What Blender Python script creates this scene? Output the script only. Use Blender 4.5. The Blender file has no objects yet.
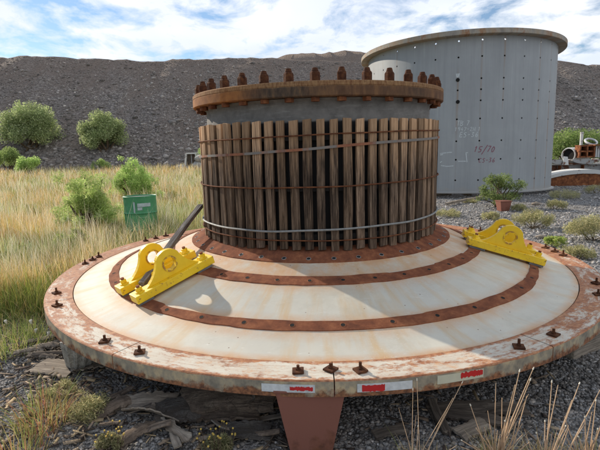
import bpy, math, random
import numpy as np
from mathutils import Vector, Matrix, noise as mnoise
random.seed(7)
rng = np.random.default_rng(7)
PI = math.pi
D = bpy.data
S = bpy.context.scene
COL = S.collection

# ------------------------------------------------------------------ camera, sky, sun, exposure
F = 460.25
PITCH, ROLL = 0.15657, 0.02328
CAM = np.array([0, 0, 1.6])
_c, _s = math.cos(ROLL), math.sin(ROLL)
_r0 = Vector((1, 0, 0)); _u0 = Vector((0, math.sin(PITCH), math.cos(PITCH)))
_fw = Vector((0, math.cos(PITCH), -math.sin(PITCH)))
_rt = _r0 * _c - _u0 * _s; _up = _r0 * _s + _u0 * _c
cam = D.objects.new('camera', D.cameras.new('camera')); COL.objects.link(cam)
cam.matrix_world = Matrix(((_rt.x, _up.x, -_fw.x, 0), (_rt.y, _up.y, -_fw.y, 0), (_rt.z, _up.z, -_fw.z, 1.6), (0, 0, 0, 1)))
cam.data.sensor_width = 36; cam.data.lens = 36 * F / 600
cam.data.clip_start = .05; cam.data.clip_end = 2000
S.camera = cam

SUN_EL = math.radians(26)
SUN_AZ = math.atan2(-.74, .67)                  # from +Y towards +X
sdir = Vector((math.sin(SUN_AZ) * math.cos(SUN_EL), math.cos(SUN_AZ) * math.cos(SUN_EL), math.sin(SUN_EL)))
sun = D.objects.new('sun', D.lights.new('sun', 'SUN')); COL.objects.link(sun)
sun.data.energy = 2.1; sun.data.angle = math.radians(.8); sun.data.color = (1, .9, .76)
sun.rotation_euler = sdir.to_track_quat('Z', 'Y').to_euler()

W = D.worlds.new('World'); S.world = W; W.use_nodes = True
nt = W.node_tree; bg = nt.nodes['Background']; bg.inputs['Strength'].default_value = .125
sky = nt.nodes.new('ShaderNodeTexSky'); sky.sky_type = 'NISHITA'; sky.sun_disc = False
sky.sun_elevation = SUN_EL; sky.sun_rotation = SUN_AZ; sky.air_density = 1.0; sky.dust_density = .05; sky.ozone_density = 2.5
def wn(t, **k):
    n = nt.nodes.new(t)
    for a, b in k.items(): setattr(n, a, b)
    return n
def wmath(op, a, b=None, clamp=False):
    n = wn('ShaderNodeMath', operation=op, use_clamp=clamp)
    for i, v in enumerate((a, b)):
        if v is None: continue
        if isinstance(v, (int, float)): n.inputs[i].default_value = v
        else: nt.links.new(v, n.inputs[i])
    return n.outputs[0]
tc = wn('ShaderNodeTexCoord'); sp = wn('ShaderNodeSeparateXYZ'); nt.links.new(tc.outputs['Generated'], sp.inputs[0])
den = wmath('ADD', wmath('MAXIMUM', sp.outputs[2], 0.0), .16)
cb = wn('ShaderNodeCombineXYZ')
nt.links.new(wmath('DIVIDE', sp.outputs[0], den), cb.inputs[0]); nt.links.new(wmath('DIVIDE', sp.outputs[1], den), cb.inputs[1])
mp = wn('ShaderNodeMapping'); nt.links.new(cb.outputs[0], mp.inputs[0]); mp.inputs['Location'].default_value = (3.1, .7, 0); mp.inputs['Scale'].default_value = (1.0, .8, 1)
n1 = wn('ShaderNodeTexNoise'); nt.links.new(mp.outputs[0], n1.inputs['Vector'])
n1.inputs['Scale'].default_value = 3.0; n1.inputs['Detail'].default_value = 10; n1.inputs['Roughness'].default_value = .6; n1.inputs['Distortion'].default_value = .3
n2 = wn('ShaderNodeTexNoise'); nt.links.new(mp.outputs[0], n2.inputs['Vector'])
n2.inputs['Scale'].default_value = .8; n2.inputs['Detail'].default_value = 4
cov = wmath('ADD', wmath('MULTIPLY', sp.outputs[0], .42), .21)           # more cloud towards the right
den2 = wmath('ADD', n1.outputs['Fac'], wmath('MINIMUM', cov, .10))
rp = wn('ShaderNodeValToRGB'); nt.links.new(den2, rp.inputs[0])
rp.color_ramp.elements[0].position = .46; rp.color_ramp.elements[0].color = (0, 0, 0, 1)
rp.color_ramp.elements[1].position = .62; rp.color_ramp.elements[1].color = (1, 1, 1, 1)
cr = wn('ShaderNodeValToRGB'); nt.links.new(n2.outputs['Fac'], cr.inputs[0])
cr.color_ramp.elements[0].position = .38; cr.color_ramp.elements[0].color = (2.6, 2.85, 3.3, 1)
cr.color_ramp.elements[1].position = .62; cr.color_ramp.elements[1].color = (3.45, 3.52, 3.62, 1)
mx = wn('ShaderNodeMix', data_type='RGBA'); nt.links.new(rp.outputs[0], mx.inputs[0])
tn = wn('ShaderNodeMix', data_type='RGBA', blend_type='MULTIPLY'); tn.inputs[0].default_value = 1; nt.links.new(sky.outputs[0], tn.inputs[6]); tn.inputs[7].default_value = (.42, .415, .41, 1)
nt.links.new(tn.outputs[2], mx.inputs[6]); nt.links.new(cr.outputs[0], mx.inputs[7]); nt.links.new(mx.outputs[2], bg.inputs['Color'])

S.view_settings.view_transform = 'Standard'; S.view_settings.look = 'None'
S.view_settings.exposure = 1.36; S.view_settings.gamma = 1; S.view_settings.use_curve_mapping = False

# ------------------------------------------------------------------ placement helpers
def ray(px, py):
    X, Y = px - 300, 225 - py
    X, Y = X * _c + Y * _s, -X * _s + Y * _c
    return np.array([X, F * math.cos(PITCH) + Y * math.sin(PITCH), -F * math.sin(PITCH) + Y * math.cos(PITCH)]) / F
def G(px, py, z=0.0):
    d = ray(px, py); return CAM + d * (z - 1.6) / d[2]
def AT(px, py, y):
    d = ray(px, py); return CAM + d * y / d[1]
HC = np.array([.2034, 4.8149, .4819])            # centre of the mill head's rim plane
hn = np.array([-.0029, -.0181, 1]); hn /= np.linalg.norm(hn)
hA = np.array([1, 0, .0029]); hA = hA - hn * hA.dot(hn); hA /= np.linalg.norm(hA); hB = np.cross(hn, hA)

def gz(x, y):
    x = np.asarray(x, float); y = np.asarray(y, float)
    z = .018 * np.sin(x * 1.3 + 1) * np.cos(y * 1.1) + .012 * np.sin(x * 3.1 + y * 2.3) + .03 * np.sin(x * .31 + 2) * np.sin(y * .27)
    t = np.clip((y - 20) / 24, 0, 1); z = z + .35 * t * t * (3 - 2 * t)
    # shallow heap of dirt below the head
    z = z + .05 * np.exp(-((x + .6) ** 2 / 1.2 + (y - 3.3) ** 2 / .5))
    return z

# ------------------------------------------------------------------ materials
class Mt:
    def __init__(s, name, rough=.8, metal=0.0, spec=.3):
        s.m = D.materials.new(name); s.m.use_nodes = True; s.nt = s.m.node_tree
        s.b = s.nt.nodes['Principled BSDF']
        s.b.inputs['Roughness'].default_value = rough; s.b.inputs['Metallic'].default_value = metal
        s.b.inputs['Specular IOR Level'].default_value = spec
        s.tc = s.n('ShaderNodeTexCoord').outputs['Object']; s._sep = None
    def n(s, t, **k):
        x = s.nt.nodes.new(t)
        for a, b in k.items(): setattr(x, a, b)
        return x
    def put(s, sock, v):
        if v is None: return
        if hasattr(v, 'is_output'): s.nt.links.new(v, sock)
        elif isinstance(v, tuple) and len(v) == 3 and sock.type == 'RGBA': sock.default_value = (*v, 1)
        else: sock.default_value = v
    def math(s, op, a, b=None, clamp=False):
        x = s.n('ShaderNodeMath', operation=op, use_clamp=clamp); s.put(x.inputs[0], a); s.put(x.inputs[1], b); return x.outputs[0]
    def scale(s, v, vec=None):
        x = s.n('ShaderNodeMapping'); s.put(x.inputs[0], vec or s.tc); x.inputs['Scale'].default_value = v; return x.outputs[0]
    def noise(s, sc, det=5, ro=.6, vec=None, dist=0):
        x = s.n('ShaderNodeTexNoise'); s.put(x.inputs['Vector'], vec or s.tc)
        x.inputs['Scale'].default_value = sc; x.inputs['Detail'].default_value = det; x.inputs['Roughness'].default_value = ro; x.inputs['Distortion'].default_value = dist
        return x.outputs['Fac']
    def voro(s, sc, vec=None, out='Distance', feat='F1'):
        x = s.n('ShaderNodeTexVoronoi', feature=feat); s.put(x.inputs['Vector'], vec or s.tc); x.inputs['Scale'].default_value = sc; return x.outputs[out]
    def ramp(s, f, *st):
        x = s.n('ShaderNodeValToRGB'); s.put(x.inputs[0], f); e = x.color_ramp.elements
        while len(e) < len(st): e.new(.5)
        for el, (p, c) in zip(e, st):
            el.position = p; el.color = (c, c, c, 1) if isinstance(c, (int, float)) else (*c, 1)
        return x.outputs[0]
    def mix(s, f, a, b, mode='MIX'):
        x = s.n('ShaderNodeMix', data_type='RGBA', blend_type=mode); s.put(x.inputs[0], f); s.put(x.inputs[6], a); s.put(x.inputs[7], b); return x.outputs[2]
    def sep(s):
        if s._sep is None:
            x = s.n('ShaderNodeSeparateXYZ'); s.put(x.inputs[0], s.tc); s._sep = x.outputs
        return s._sep
    def comb(s, a, b, c):
        x = s.n('ShaderNodeCombineXYZ'); s.put(x.inputs[0], a); s.put(x.inputs[1], b); s.put(x.inputs[2], c); return x.outputs[0]
    def polar(s):
        x, y, z = s.sep()
        r = s.math('SQRT', s.math('ADD', s.math('MULTIPLY', x, x), s.math('MULTIPLY', y, y)))
        return s.math('DIVIDE', x, r), s.math('DIVIDE', y, r), r, z
    def attr(s, nm): x = s.n('ShaderNodeAttribute', attribute_name=nm); return x.outputs['Color']
    def rnd(s): return s.n('ShaderNodeObjectInfo').outputs['Random']
    def col(s, v): s.put(s.b.inputs['Base Color'], v); return s
    def rough(s, v): s.put(s.b.inputs['Roughness'], v); return s
    def bump(s, h, st=.4, d=.01):
        x = s.n('ShaderNodeBump'); x.inputs['Strength'].default_value = st; x.inputs['Distance'].default_value = d
        s.put(x.inputs['Height'], h); s.put(s.b.inputs['Normal'], x.outputs[0]); return s

RUST_D, RUST_M, RUST_L = (.055, .022, .014), (.17, .062, .028), (.36, .15, .06)
def mat_rust(name, k=1.0, sc=14):
    m = Mt(name, .9, 0, .2)
    n = m.noise(sc, 8, .65); n2 = m.noise(sc * .2, 4, .6)
    c = m.ramp(n, (.3, tuple(v * k for v in RUST_D)), (.5, tuple(v * k for v in RUST_M)), (.72, tuple(v * k for v in RUST_L)))
    c = m.mix(m.ramp(n2, (.4, 0), (.7, .6)), c, tuple(v * k * .8 for v in RUST_M))
    m.col(c).bump(m.noise(sc * 5, 6, .7), .5, .004)
    return m.m
def mat_paint(name, base, rust_lo=.62, rust_hi=.7, sc=5, stain=.3, rough=.6):
    m = Mt(name, rough, 0, .35)
    c = m.mix(m.ramp(m.noise(2.2, 5), (.35, 0), (.7, stain)), base, tuple(v * k for v, k in zip(base, (.8, .72, .6))))
    c = m.mix(m.ramp(m.noise(sc, 9, .68), (rust_lo, 0), (rust_hi, 1)), c, m.ramp(m.noise(sc * 6, 5), (.3, RUST_D), (.6, RUST_M)))
    m.col(c).bump(m.noise(60, 5, .6), .15, .002)
    return m.m

def make_cone_paint():
    m = Mt('cone_paint', .62, 0, .35)
    cx, cy, r, z = m.polar()
    base = m.ramp(m.noise(1.1, 6, .6), (.3, (.50, .475, .41)), (.62, (.61, .57, .47)))
    base = m.mix(m.ramp(m.noise(7, 8, .7), (.5, 0), (.8, .35)), base, (.40, .37, .31))
    st = m.comb(m.math('MULTIPLY', cx, 9), m.math('MULTIPLY', cy, 9), m.math('MULTIPLY', r, .7))
    streak = m.noise(1.7, 5, .6, st)
    base = m.mix(m.ramp(streak, (.48, 0), (.70, .75)), base, (.56, .38, .19))
    # rust wash just outside the rusty ring at the trunnion and along the strips
    for r0, w, a in ((1.317, .26, 1.0), (1.603, .13, .75), (2.09, .12, .75), (1.483, -.09, .8), (2.0, -.08, .8), (2.384, -.07, .95)):
        d = m.math('DIVIDE', m.math('SUBTRACT', r, r0), w)
        f = m.math('MULTIPLY', m.math('SUBTRACT', 1.0, d, True), m.math('GREATER_THAN', d, -.05))
        f = m.math('MULTIPLY', f, m.ramp(m.noise(4.5, 6, .7), (.32, .06), (.58, a)))
        base = m.mix(f, base, (.55, .29, .13))
    spk = m.ramp(m.voro(13), (.05, 1), (.075, 0))
    spk = m.math('MULTIPLY', spk, m.ramp(m.noise(3, 2), (.46, 0), (.54, .8)))
    base = m.mix(spk, base, (.16, .08, .05))
    scr = m.ramp(m.noise(9, 3, .6, m.scale((1, 7, 1)), 1.5), (.66, 0), (.69, .3))
    base = m.mix(scr, base, (.75, .74, .7))
    base = m.mix(m.ramp(m.noise(2.0, 9, .75), (.50, 0), (.66, .35)), base, (.40, .36, .28))
    # faint pink and white chalk scribbles on the right-hand side
    sc1 = m.math('MULTIPLY', m.ramp(m.noise(7, 2, .5, m.scale((1.2, 3.2, 1)), 3.0), (.495, 0), (.503, 1), (.511, 0)), m.ramp(m.noise(1.7, 2), (.56, 0), (.60, .5)))
    base = m.mix(sc1, base, (.74, .70, .70))
    sc2 = m.math('MULTIPLY', m.ramp(m.noise(9, 2, .5, m.scale((2.2, 1, 1)), 3.0), (.497, 0), (.503, 1), (.509, 0)), m.ramp(m.noise(1.3, 2), (.60, 0), (.63, .45)))
    base = m.mix(sc2, base, (.55, .30, .30))
    m.col(base).bump(m.noise(3.5, 4), .12, .01)
    return m.m
def make_rim_paint(side=False):
    m = Mt('rim_side_paint' if side else 'rim_top_paint', .68, 0, .3)
    cx, cy, r, z = m.polar()
    if side:
        vec = m.comb(m.math('MULTIPLY', cx, 14), m.math('MULTIPLY', cy, 14), m.math('MULTIPLY', z, 4))
        base = m.ramp(m.noise(2.2, 5, .6, vec), (.36, (.20, .175, .135)), (.50, (.33, .28, .20)), (.64, (.52, .40, .24)))
        e = m.math('ADD', m.noise(7, 8, .7), m.math('MULTIPLY', m.math('ADD', z, .050), -4.4))
        base = m.mix(m.ramp(e, (.50, 0), (.61, .95)), base, m.ramp(m.noise(40, 5), (.35, (.09, .035, .02)), (.65, (.34, .14, .06))))
        top = m.math('ADD', m.noise(9, 6, .7), m.math('MULTIPLY', m.math('ADD', z, .012), 22))
        base = m.mix(m.ramp(top, (.62, 0), (.7, .9)), base, (.36, .15, .07))
    else:
        base = m.ramp(m.noise(2.5, 6, .6), (.35, (.52, .45, .36)), (.6, (.61, .57, .48)))
        # smeared patches of rust, streaked in from both edges
        v = m.comb(m.math('MULTIPLY', cx, 3.2), m.math('MULTIPLY', cy, 3.2), m.math('MULTIPLY', r, 3.0))
        n = m.noise(2.6, 10, .70, v, .6)
        ed = m.math('MAXIMUM', m.math('SUBTRACT', 1.0, m.math('DIVIDE', m.math('SUBTRACT', r, 2.384), .045)), m.math('SUBTRACT', 1.0, m.math('DIVIDE', m.math('SUBTRACT', 2.6, r), .02)))
        ed = m.math('MAXIMUM', ed, 0.0)
        # the worn sides of the ring carry the most rust
        n = m.math('ADD', m.math('MULTIPLY', n, .62), m.math('MULTIPLY', m.noise(17, 7, .75, v), .38))
        big = m.math('MULTIPLY', m.math('MULTIPLY', cx, cx), .075)
        bare = m.math('MULTIPLY', m.math('MAXIMUM', cy, -.25), .13)
        k = m.math('ADD', m.math('ADD', n, m.math('MULTIPLY', ed, .16)), m.math('ADD', big, bare))
        rustc = m.ramp(m.noise(26, 8, .7), (.3, (.13, .048, .026)), (.5, (.34, .13, .055)), (.72, (.52, .25, .115)))
        base = m.mix(m.ramp(k, (.465, 0), (.50, .5), (.54, .97)), base, rustc)
        base = m.mix(m.ramp(m.noise(12, 9, .75), (.52, 0), (.62, .6)), base, (.56, .32, .17))
        ln = m.noise(5, 6, .7, m.comb(m.math('MULTIPLY', cx, 1.2), m.math('MULTIPLY', cy, 1.2), m.math('MULTIPLY', r, 26)))
        base = m.mix(m.ramp(ln, (.56, 0), (.60, .75), (.62, 0)), base, (.30, .12, .06))
    m.col(base).bump(m.noise(30, 8, .7), .3, .004)
    return m.m
def make_strip_rust():
    m = Mt('strip_rust', .92, 0, .15)
    cx, cy, r, z = m.polar()
    v = m.comb(m.math('MULTIPLY', cx, 3), m.math('MULTIPLY', cy, 3), m.math('MULTIPLY', r, 2))
    c = m.ramp(m.noise(5, 9, .72, v), (.3, (.10, .038, .024)), (.5, (.205, .072, .036)), (.72, (.34, .135, .062)))
    c = m.mix(m.ramp(m.noise(30, 6, .7), (.55, 0), (.75, .4)), c, (.09, .035, .022))
    m.col(c).bump(m.noise(70, 6, .7), .4, .003)
    return m.m
def make_wood():
    m = Mt('weathered_timber', .93, 0, .12)
    rd = m.rnd()
    off = m.n('ShaderNodeVectorMath', operation='ADD'); m.put(off.inputs[0], m.tc)
    m.put(off.inputs[1], m.comb(m.math('MULTIPLY', rd, 37), m.math('MULTIPLY', rd, 11), m.math('MULTIPLY', rd, 5)))
    v = off.outputs[0]
    g = m.noise(3.2, 9, .72, m.scale((22, 22, 1.1), v), .5)
    tone = m.ramp(m.noise(2.6, 5, .6, m.scale((2, 2, .6), v)), (.36, (.055, .038, .028)), (.52, (.13, .083, .053)), (.70, (.28, .175, .10)))
    grey = m.ramp(g, (.34, (.012, .009, .008)), (.50, (.085, .06, .044)), (.66, (.36, .26, .18)))
    c = m.mix(.55, tone, grey)
    c = m.mix(m.ramp(g, (.36, .85), (.47, 0)), c, (.02, .016, .013))
    # fresh tan tops where the boards were cut back, different on each board
    z = m.math('ADD', m.sep()[2], m.math('MULTIPLY', m.math('SUBTRACT', m.noise(4, 4, .6, m.scale((14, 14, .8), v)), .5), .9))
    up = m.ramp(m.math('SUBTRACT', z, .5), (.46, 0), (.84, .95))
    c = m.mix(up, c, m.mix(.6, (.42, .255, .14), m.ramp(g, (.34, (.15, .085, .05)), (.66, (.56, .37, .225)))))
    bright = m.math('ADD', .6, m.math('MULTIPLY', rd, .95))
    hs = m.n('ShaderNodeHueSaturation'); m.put(hs.inputs['Color'], c); m.put(hs.inputs['Value'], bright); hs.inputs['Saturation'].default_value = 1.0
    m.col(hs.outputs[0]).bump(g, .7, .006)
    return m.m
def make_old_board(name, a, b, sc=(1, 14, 14)):
    m = Mt(name, .95, 0, .1)
    g = m.noise(4, 9, .7, m.scale(sc), .6)
    c = m.ramp(g, (.3, tuple(v * .3 for v in a)), (.48, a), (.7, b))
    c = m.mix(m.ramp(m.noise(6, 5), (.5, 0), (.7, .5)), c, tuple(v * .5 for v in a))
    m.col(c).bump(g, .7, .008)
    return m.m
def make_cracked(name, a, b):
    m = Mt(name, .95, 0, .1)
    wv = m.n('ShaderNodeVectorMath', operation='ADD'); m.put(wv.inputs[0], m.tc); nz = m.n('ShaderNodeTexNoise'); nz.inputs['Scale'].default_value = 9; m.put(nz.inputs['Vector'], m.tc)
    sc = m.n('ShaderNodeVectorMath', operation='SCALE'); m.put(sc.inputs[0], nz.outputs['Color']); sc.inputs['Scale'].default_value = .06; m.put(wv.inputs[1], sc.outputs[0])
    e = m.voro(7, wv.outputs[0], 'Distance', 'DISTANCE_TO_EDGE')
    c = m.ramp(m.noise(14, 8, .7), (.3, tuple(v * .6 for v in a)), (.5, a), (.72, b))
    c = m.mix(m.ramp(m.noise(30, 6, .7), (.56, 0), (.64, .7)), c, (.06, .048, .04))
    c = m.mix(m.math('MULTIPLY', m.ramp(e, (.0, .8), (.02, 0)), m.ramp(m.noise(3, 3), (.5, 0), (.6, 1))), c, (.05, .04, .032))
    st_ = m.noise(5, 8, .72, m.scale((1, 9, 9)))
    c = m.mix(m.ramp(st_, (.42, .7), (.55, 0)), c, (.09, .07, .055))
    m.col(c).bump(m.math('ADD', m.math('MULTIPLY', st_, 1.5), m.math('MULTIPLY', m.noise(40, 7, .7), .8)), 1.0, .012)
    return m.m
def make_tint(name, trans=.0, rough=.85, bump=None, mul=None):
    m = Mt(name, rough, 0, .15)
    c = m.attr('tint')
    if mul: c = m.mix(1.0, c, m.ramp(m.noise(mul, 5, .65), (.3, .62), (.7, 1.25)), 'MULTIPLY')
    m.col(c)
    if bump: m.bump(m.noise(bump[0], 6, .7), bump[1], bump[2])
    if trans:
        t = m.n('ShaderNodeBsdfTranslucent'); m.put(t.inputs['Color'], c)
        mx = m.n('ShaderNodeMixShader'); mx.inputs[0].default_value = trans
        m.nt.links.new(m.b.outputs[0], mx.inputs[1]); m.nt.links.new(t.outputs[0], mx.inputs[2])
        m.nt.links.new(mx.outputs[0], m.nt.nodes['Material Output'].inputs['Surface'])
    return m.m
def make_plain(name, c, rough=.6, metal=0, spec=.4, var=.25, sc=12, bump=.15):
    m = Mt(name, rough, metal, spec)
    m.col(m.ramp(m.noise(sc, 6, .65), (.3, tuple(v * (1 - var) for v in c)), (.7, tuple(min(1, v * (1 + var)) for v in c)))).bump(m.noise(sc * 5, 5), bump, .003)
    return m.m
def make_yellow():
    m = Mt('yellow_paint', .42, 0, .5)
    c = m.ramp(m.noise(7, 6, .6), (.35, (.82, .51, .010)), (.65, (.92, .62, .022)))
    g = m.n('ShaderNodeNewGeometry'); 
    ch = m.math('ADD', m.noise(34, 9, .74), m.math('MULTIPLY', m.math('SUBTRACT', g.outputs['Pointiness'], .5), 2.2))
    c = m.mix(m.ramp(ch, (.735, 0), (.755, .85)), c, (.30, .13, .045))
    c = m.mix(m.ramp(m.noise(5, 8, .7, m.scale((1, 1, 3))), (.60, 0), (.78, .4)), c, (.40, .24, .05))
    m.col(c).bump(m.noise(45, 6), .25, .002)
    return m.m
# grey tank: centre, radius, heights; azimuth of one of its columns of bolt holes
s_t = .72; TC = np.array([8.4994 * s_t, 25.2301 * s_t, .0]); R_T = 4.657 * s_t; Z0 = 1.6 - 2.079 * s_t; Z1 = 1.6 + 4.80 * s_t
def tank_z(px, py):
    d = ray(px, py); o = CAM[:2] - TC[:2]; a = d[:2] @ d[:2]; b = 2 * o @ d[:2]; c_ = o @ o - R_T ** 2
    t = (-b - math.sqrt(b * b - 4 * a * c_)) / (2 * a); P_ = CAM + d * t
    return P_[2] - .0181 * (P_[1] - TC[1]), math.atan2(P_[1] - TC[1], P_[0] - TC[0])
NCOL = 30
TANK_A0 = tank_z(457.5, 105)[1]
def make_tank_paint(inside=False):
    m = Mt('tank_inner_grey' if inside else 'tank_grey_paint', .55, 0, .4)
    if inside:
        m.col(m.ramp(m.noise(2, 6), (.3, (.09, .085, .08)), (.7, (.16, .15, .145)))); return m.m
    cx, cy, r, z = m.polar()
    a = m.math('ARCTAN2', cy, cx)
    c = m.ramp(m.noise(.9, 6, .6), (.3, (.285, .297, .305)), (.7, (.345, .36, .365)))
    v = m.comb(m.math('MULTIPLY', cx, 20), m.math('MULTIPLY', cy, 20), m.math('MULTIPLY', z, .22))
    c = m.mix(m.ramp(m.noise(1.5, 7, .7, v), (.45, 0), (.72, .45)), c, (.22, .23, .232))
    c = m.mix(m.ramp(m.noise(2.3, 5, .6, v), (.62, 0), (.74, .35)), c, (.52, .54, .54))
    u = m.math('MULTIPLY', m.math('SUBTRACT', a, TANK_A0), NCOL / (2 * PI))
    fr = m.math('ABSOLUTE', m.math('SUBTRACT', u, m.math('ROUND', u)))
    wv = m.math('MULTIPLY', m.noise(1.2, 4, .6, m.comb(m.math('MULTIPLY', cx, 4), m.math('MULTIPLY', cy, 4), z)), .09)
    line = m.math('SUBTRACT', 1.0, m.math('DIVIDE', fr, m.math('ADD', wv, .015)), True)
    strong = m.ramp(m.noise(1.0, 3, .6, m.comb(m.math('MULTIPLY', cx, 9), m.math('MULTIPLY', cy, 9), m.math('MULTIPLY', z, .25))), (.47, .0), (.62, .85))
    c = m.mix(m.math('MULTIPLY', line, strong), c, (.27, .17, .10))
    low = m.ramp(m.math('ADD', z, m.math('MULTIPLY', m.noise(5, 5), .35)), (.28, .6), (.5, 0))
    c = m.mix(low, c, (.34, .31, .27))
    m.col(c).bump(m.noise(1.3, 3), .25, .03)
    return m.m

M = dict(
    cone=make_cone_paint(), rimtop=make_rim_paint(), rimside=make_rim_paint(True), strip=make_strip_rust(), wood=make_wood(),
    rust=mat_rust('rust_dark'), rustb=mat_rust('rust_bright', 1.35, 8), studrust=mat_rust('stud_rust', .5, 30), yellow=make_yellow(),
    steel=make_plain('dull_grey_steel', (.17, .165, .155), .7, .2, .3, .35, 5), void=make_plain('dark_cavity', (.012, .011, .01), .95),
    cable=make_plain('galvanised_strap', (.25, .25, .235), .6, .3, .4, .3, 30), white=make_plain('white_tape', (.60, .61, .60), .5, 0, .4, .22, 26, .2),
    cream=make_plain('cream_tape', (.55, .53, .40), .5, 0, .4, .08), red=make_plain('red_marking', (.52, .022, .022), .45, 0, .4, .12, 20, .03),
    tank=make_tank_paint(), tankin=make_tank_paint(True),
    trestle=mat_paint('brown_primer', (.23, .09, .062), .52, .66, 4, .2, .75),
    board=make_old_board('old_board', (.26, .215, .17), (.46, .39, .31)), boardd=make_old_board('dark_board', (.12, .098, .08), (.26, .215, .17)),
    rubber=make_cracked('cracked_rubber_sheet', (.14, .125, .11), (.26, .23, .20)),
    mat_=make_cracked('earthy_sheet', (.26, .195, .145), (.42, .33, .25)),
    chalk=make_plain('white_chalk', (.50, .53, .54), .9, var=.3, sc=40), redchalk=make_plain('red_chalk', (.25, .10, .13), .9, var=.3, sc=40),
    whitepaint=mat_paint('white_painted_steel', (.62, .62, .6), .56, .64, 3, .3), greypaint=mat_paint('grey_painted_steel', (.33, .34, .34), .54, .62, 3, .3),
    stem=make_plain('stem_bark', (.11, .075, .045), .9), plantpot=mat_rust('rusty_block', .9, 8),
    leaf=make_tint('leaf_green', .5, .7), grass=make_tint('grass_blade', .38, .75), stone=make_tint('stone', 0, .9, (30, .5, .01), 9),
    bankrock=make_tint('bank_rock', 0, .92, (5, .6, .06), 1.6))

# ------------------------------------------------------------------ mesh helpers
class MB:
    def __init__(s): s.v = []; s.f = []; s.mi = []
    def add(s, vs, fs, mi=0, Mx=None):
        o = len(s.v)
        s.v += [tuple(Mx @ Vector(v)) for v in vs] if Mx is not None else [tuple(v) for v in vs]
        s.f += [tuple(i + o for i in f) for f in fs]; s.mi += [mi] * len(fs); return s
    def box(s, c, d, Mx=None, mi=0, taper=(1, 1)):
        x, y, z = (k / 2 for k in d); tx, ty = taper
        vs = [(c[0] + sx * x * (tx if sz > 0 else 1), c[1] + sy * y * (ty if sz > 0 else 1), c[2] + sz * z) for sz in (-1, 1) for sx, sy in ((-1, -1), (1, -1), (1, 1), (-1, 1))]
        return s.add(vs, [(3, 2, 1, 0), (4, 5, 6, 7), (0, 1, 5, 4), (1, 2, 6, 5), (2, 3, 7, 6), (3, 0, 4, 7)], mi, Mx)
    def lathe(s, prof, n=64, a0=0.0, a1=2 * PI, mi=0, close=False, Mx=None, mis=None, caps=False):
        full = abs(a1 - a0 - 2 * PI) < 1e-6; m = n if full else n + 1; k = len(prof)
        vs = []
        for i in range(m):
            a = a0 + (a1 - a0) * i / n; ca, sa = math.cos(a), math.sin(a)
            for r, z in prof: vs.append((r * ca, r * sa, z))
        fs = []; ms = []
        for i in range(n):
            j = (i + 1) % m
            for q in range(k if close else k - 1):
                w = (q + 1) % k
                fs.append((i * k + q, j * k + q, j * k + w, i * k + w)); ms.append(mis[q] if mis else mi)
        if caps and not full:
            fs.append(tuple(range(k))); ms.append(mi); fs.append(tuple((m - 1) * k + q for q in reversed(range(k)))); ms.append(mi)
        o = len(s.v); s.v += [tuple(Mx @ Vector(v)) for v in vs] if Mx is not None else vs
        s.f += [tuple(t + o for t in f) for f in fs]; s.mi += ms; return s
    def cyl(s, c, r, h, n=12, mi=0, Mx=None, r2=None, rot=0.0):
        r2 = r if r2 is None else r2
        vs = [(c[0] + (r if z == 0 else r2) * math.cos(rot + 2 * PI * i / n), c[1] + (r if z == 0 else r2) * math.sin(rot + 2 * PI * i / n), c[2] + z * h) for z in (0, 1) for i in range(n)]
        fs = [(i, (i + 1) % n, n + (i + 1) % n, n + i) for i in range(n)] + [tuple(reversed(range(n))), tuple(range(n, 2 * n))]
        return s.add(vs, fs, mi, Mx)
    def tube(s, pts, rad, n=8, mi=0, cap=True):
        pts = [Vector(p) for p in pts]; k = len(pts); rad = rad if isinstance(rad, (list, tuple)) else [rad] * k
        vs = []; ref = Vector((0, 0, 1))
        for i, p in enumerate(pts):
            t = (pts[min(i + 1, k - 1)] - pts[max(i - 1, 0)]).normalized()
            a = t.cross(ref if abs(t.dot(ref)) < .95 else Vector((1, 0, 0))).normalized(); b = t.cross(a)
            for j in range(n):
                an = 2 * PI * j / n; vs.append(p + (a * math.cos(an) + b * math.sin(an)) * rad[i])
        fs = [(i * n + j, i * n + (j + 1) % n, (i + 1) * n + (j + 1) % n, (i + 1) * n + j) for i in range(k - 1) for j in range(n)]
        if cap: fs += [tuple(reversed(range(n))), tuple(range((k - 1) * n, k * n))]
        return s.add(vs, fs, mi)
    def prism(s, poly, y0, y1, mi=0, Mx=None):           # poly in x,z
        n = len(poly); vs = [(x, y0, z) for x, z in poly] + [(x, y1, z) for x, z in poly]
        fs = [(i, (i + 1) % n, n + (i + 1) % n, n + i) for i in range(n)] + [tuple(reversed(range(n))), tuple(range(n, 2 * n))]
        return s.add(vs, fs, mi, Mx)
    def build(s, name, mats, parent=None, smooth=False, bevel=0, loc=None):
        me = D.meshes.new(name); me.from_pydata(s.v, [], s.f); me.validate()
        for m in (mats if isinstance(mats, (list, tuple)) else [mats]): me.materials.append(m)
        if len(me.polygons) == len(s.mi): me.polygons.foreach_set('material_index', s.mi)
        import bmesh
        b = bmesh.new(); b.from_mesh(me); bmesh.ops.recalc_face_normals(b, faces=b.faces); b.to_mesh(me); b.free()
        if smooth: me.shade_smooth() if hasattr(me, 'shade_smooth') else None; me.set_sharp_from_angle(angle=math.radians(35))
        o = D.objects.new(name, me); COL.objects.link(o)
        if parent: o.parent = parent
        if loc is not None: o.location = loc
        if bevel:
            md = o.modifiers.new('bevel', 'BEVEL'); md.width = bevel; md.segments = 2; md.limit_method = 'ANGLE'; md.angle_limit = math.radians(40)
        return o
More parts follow.
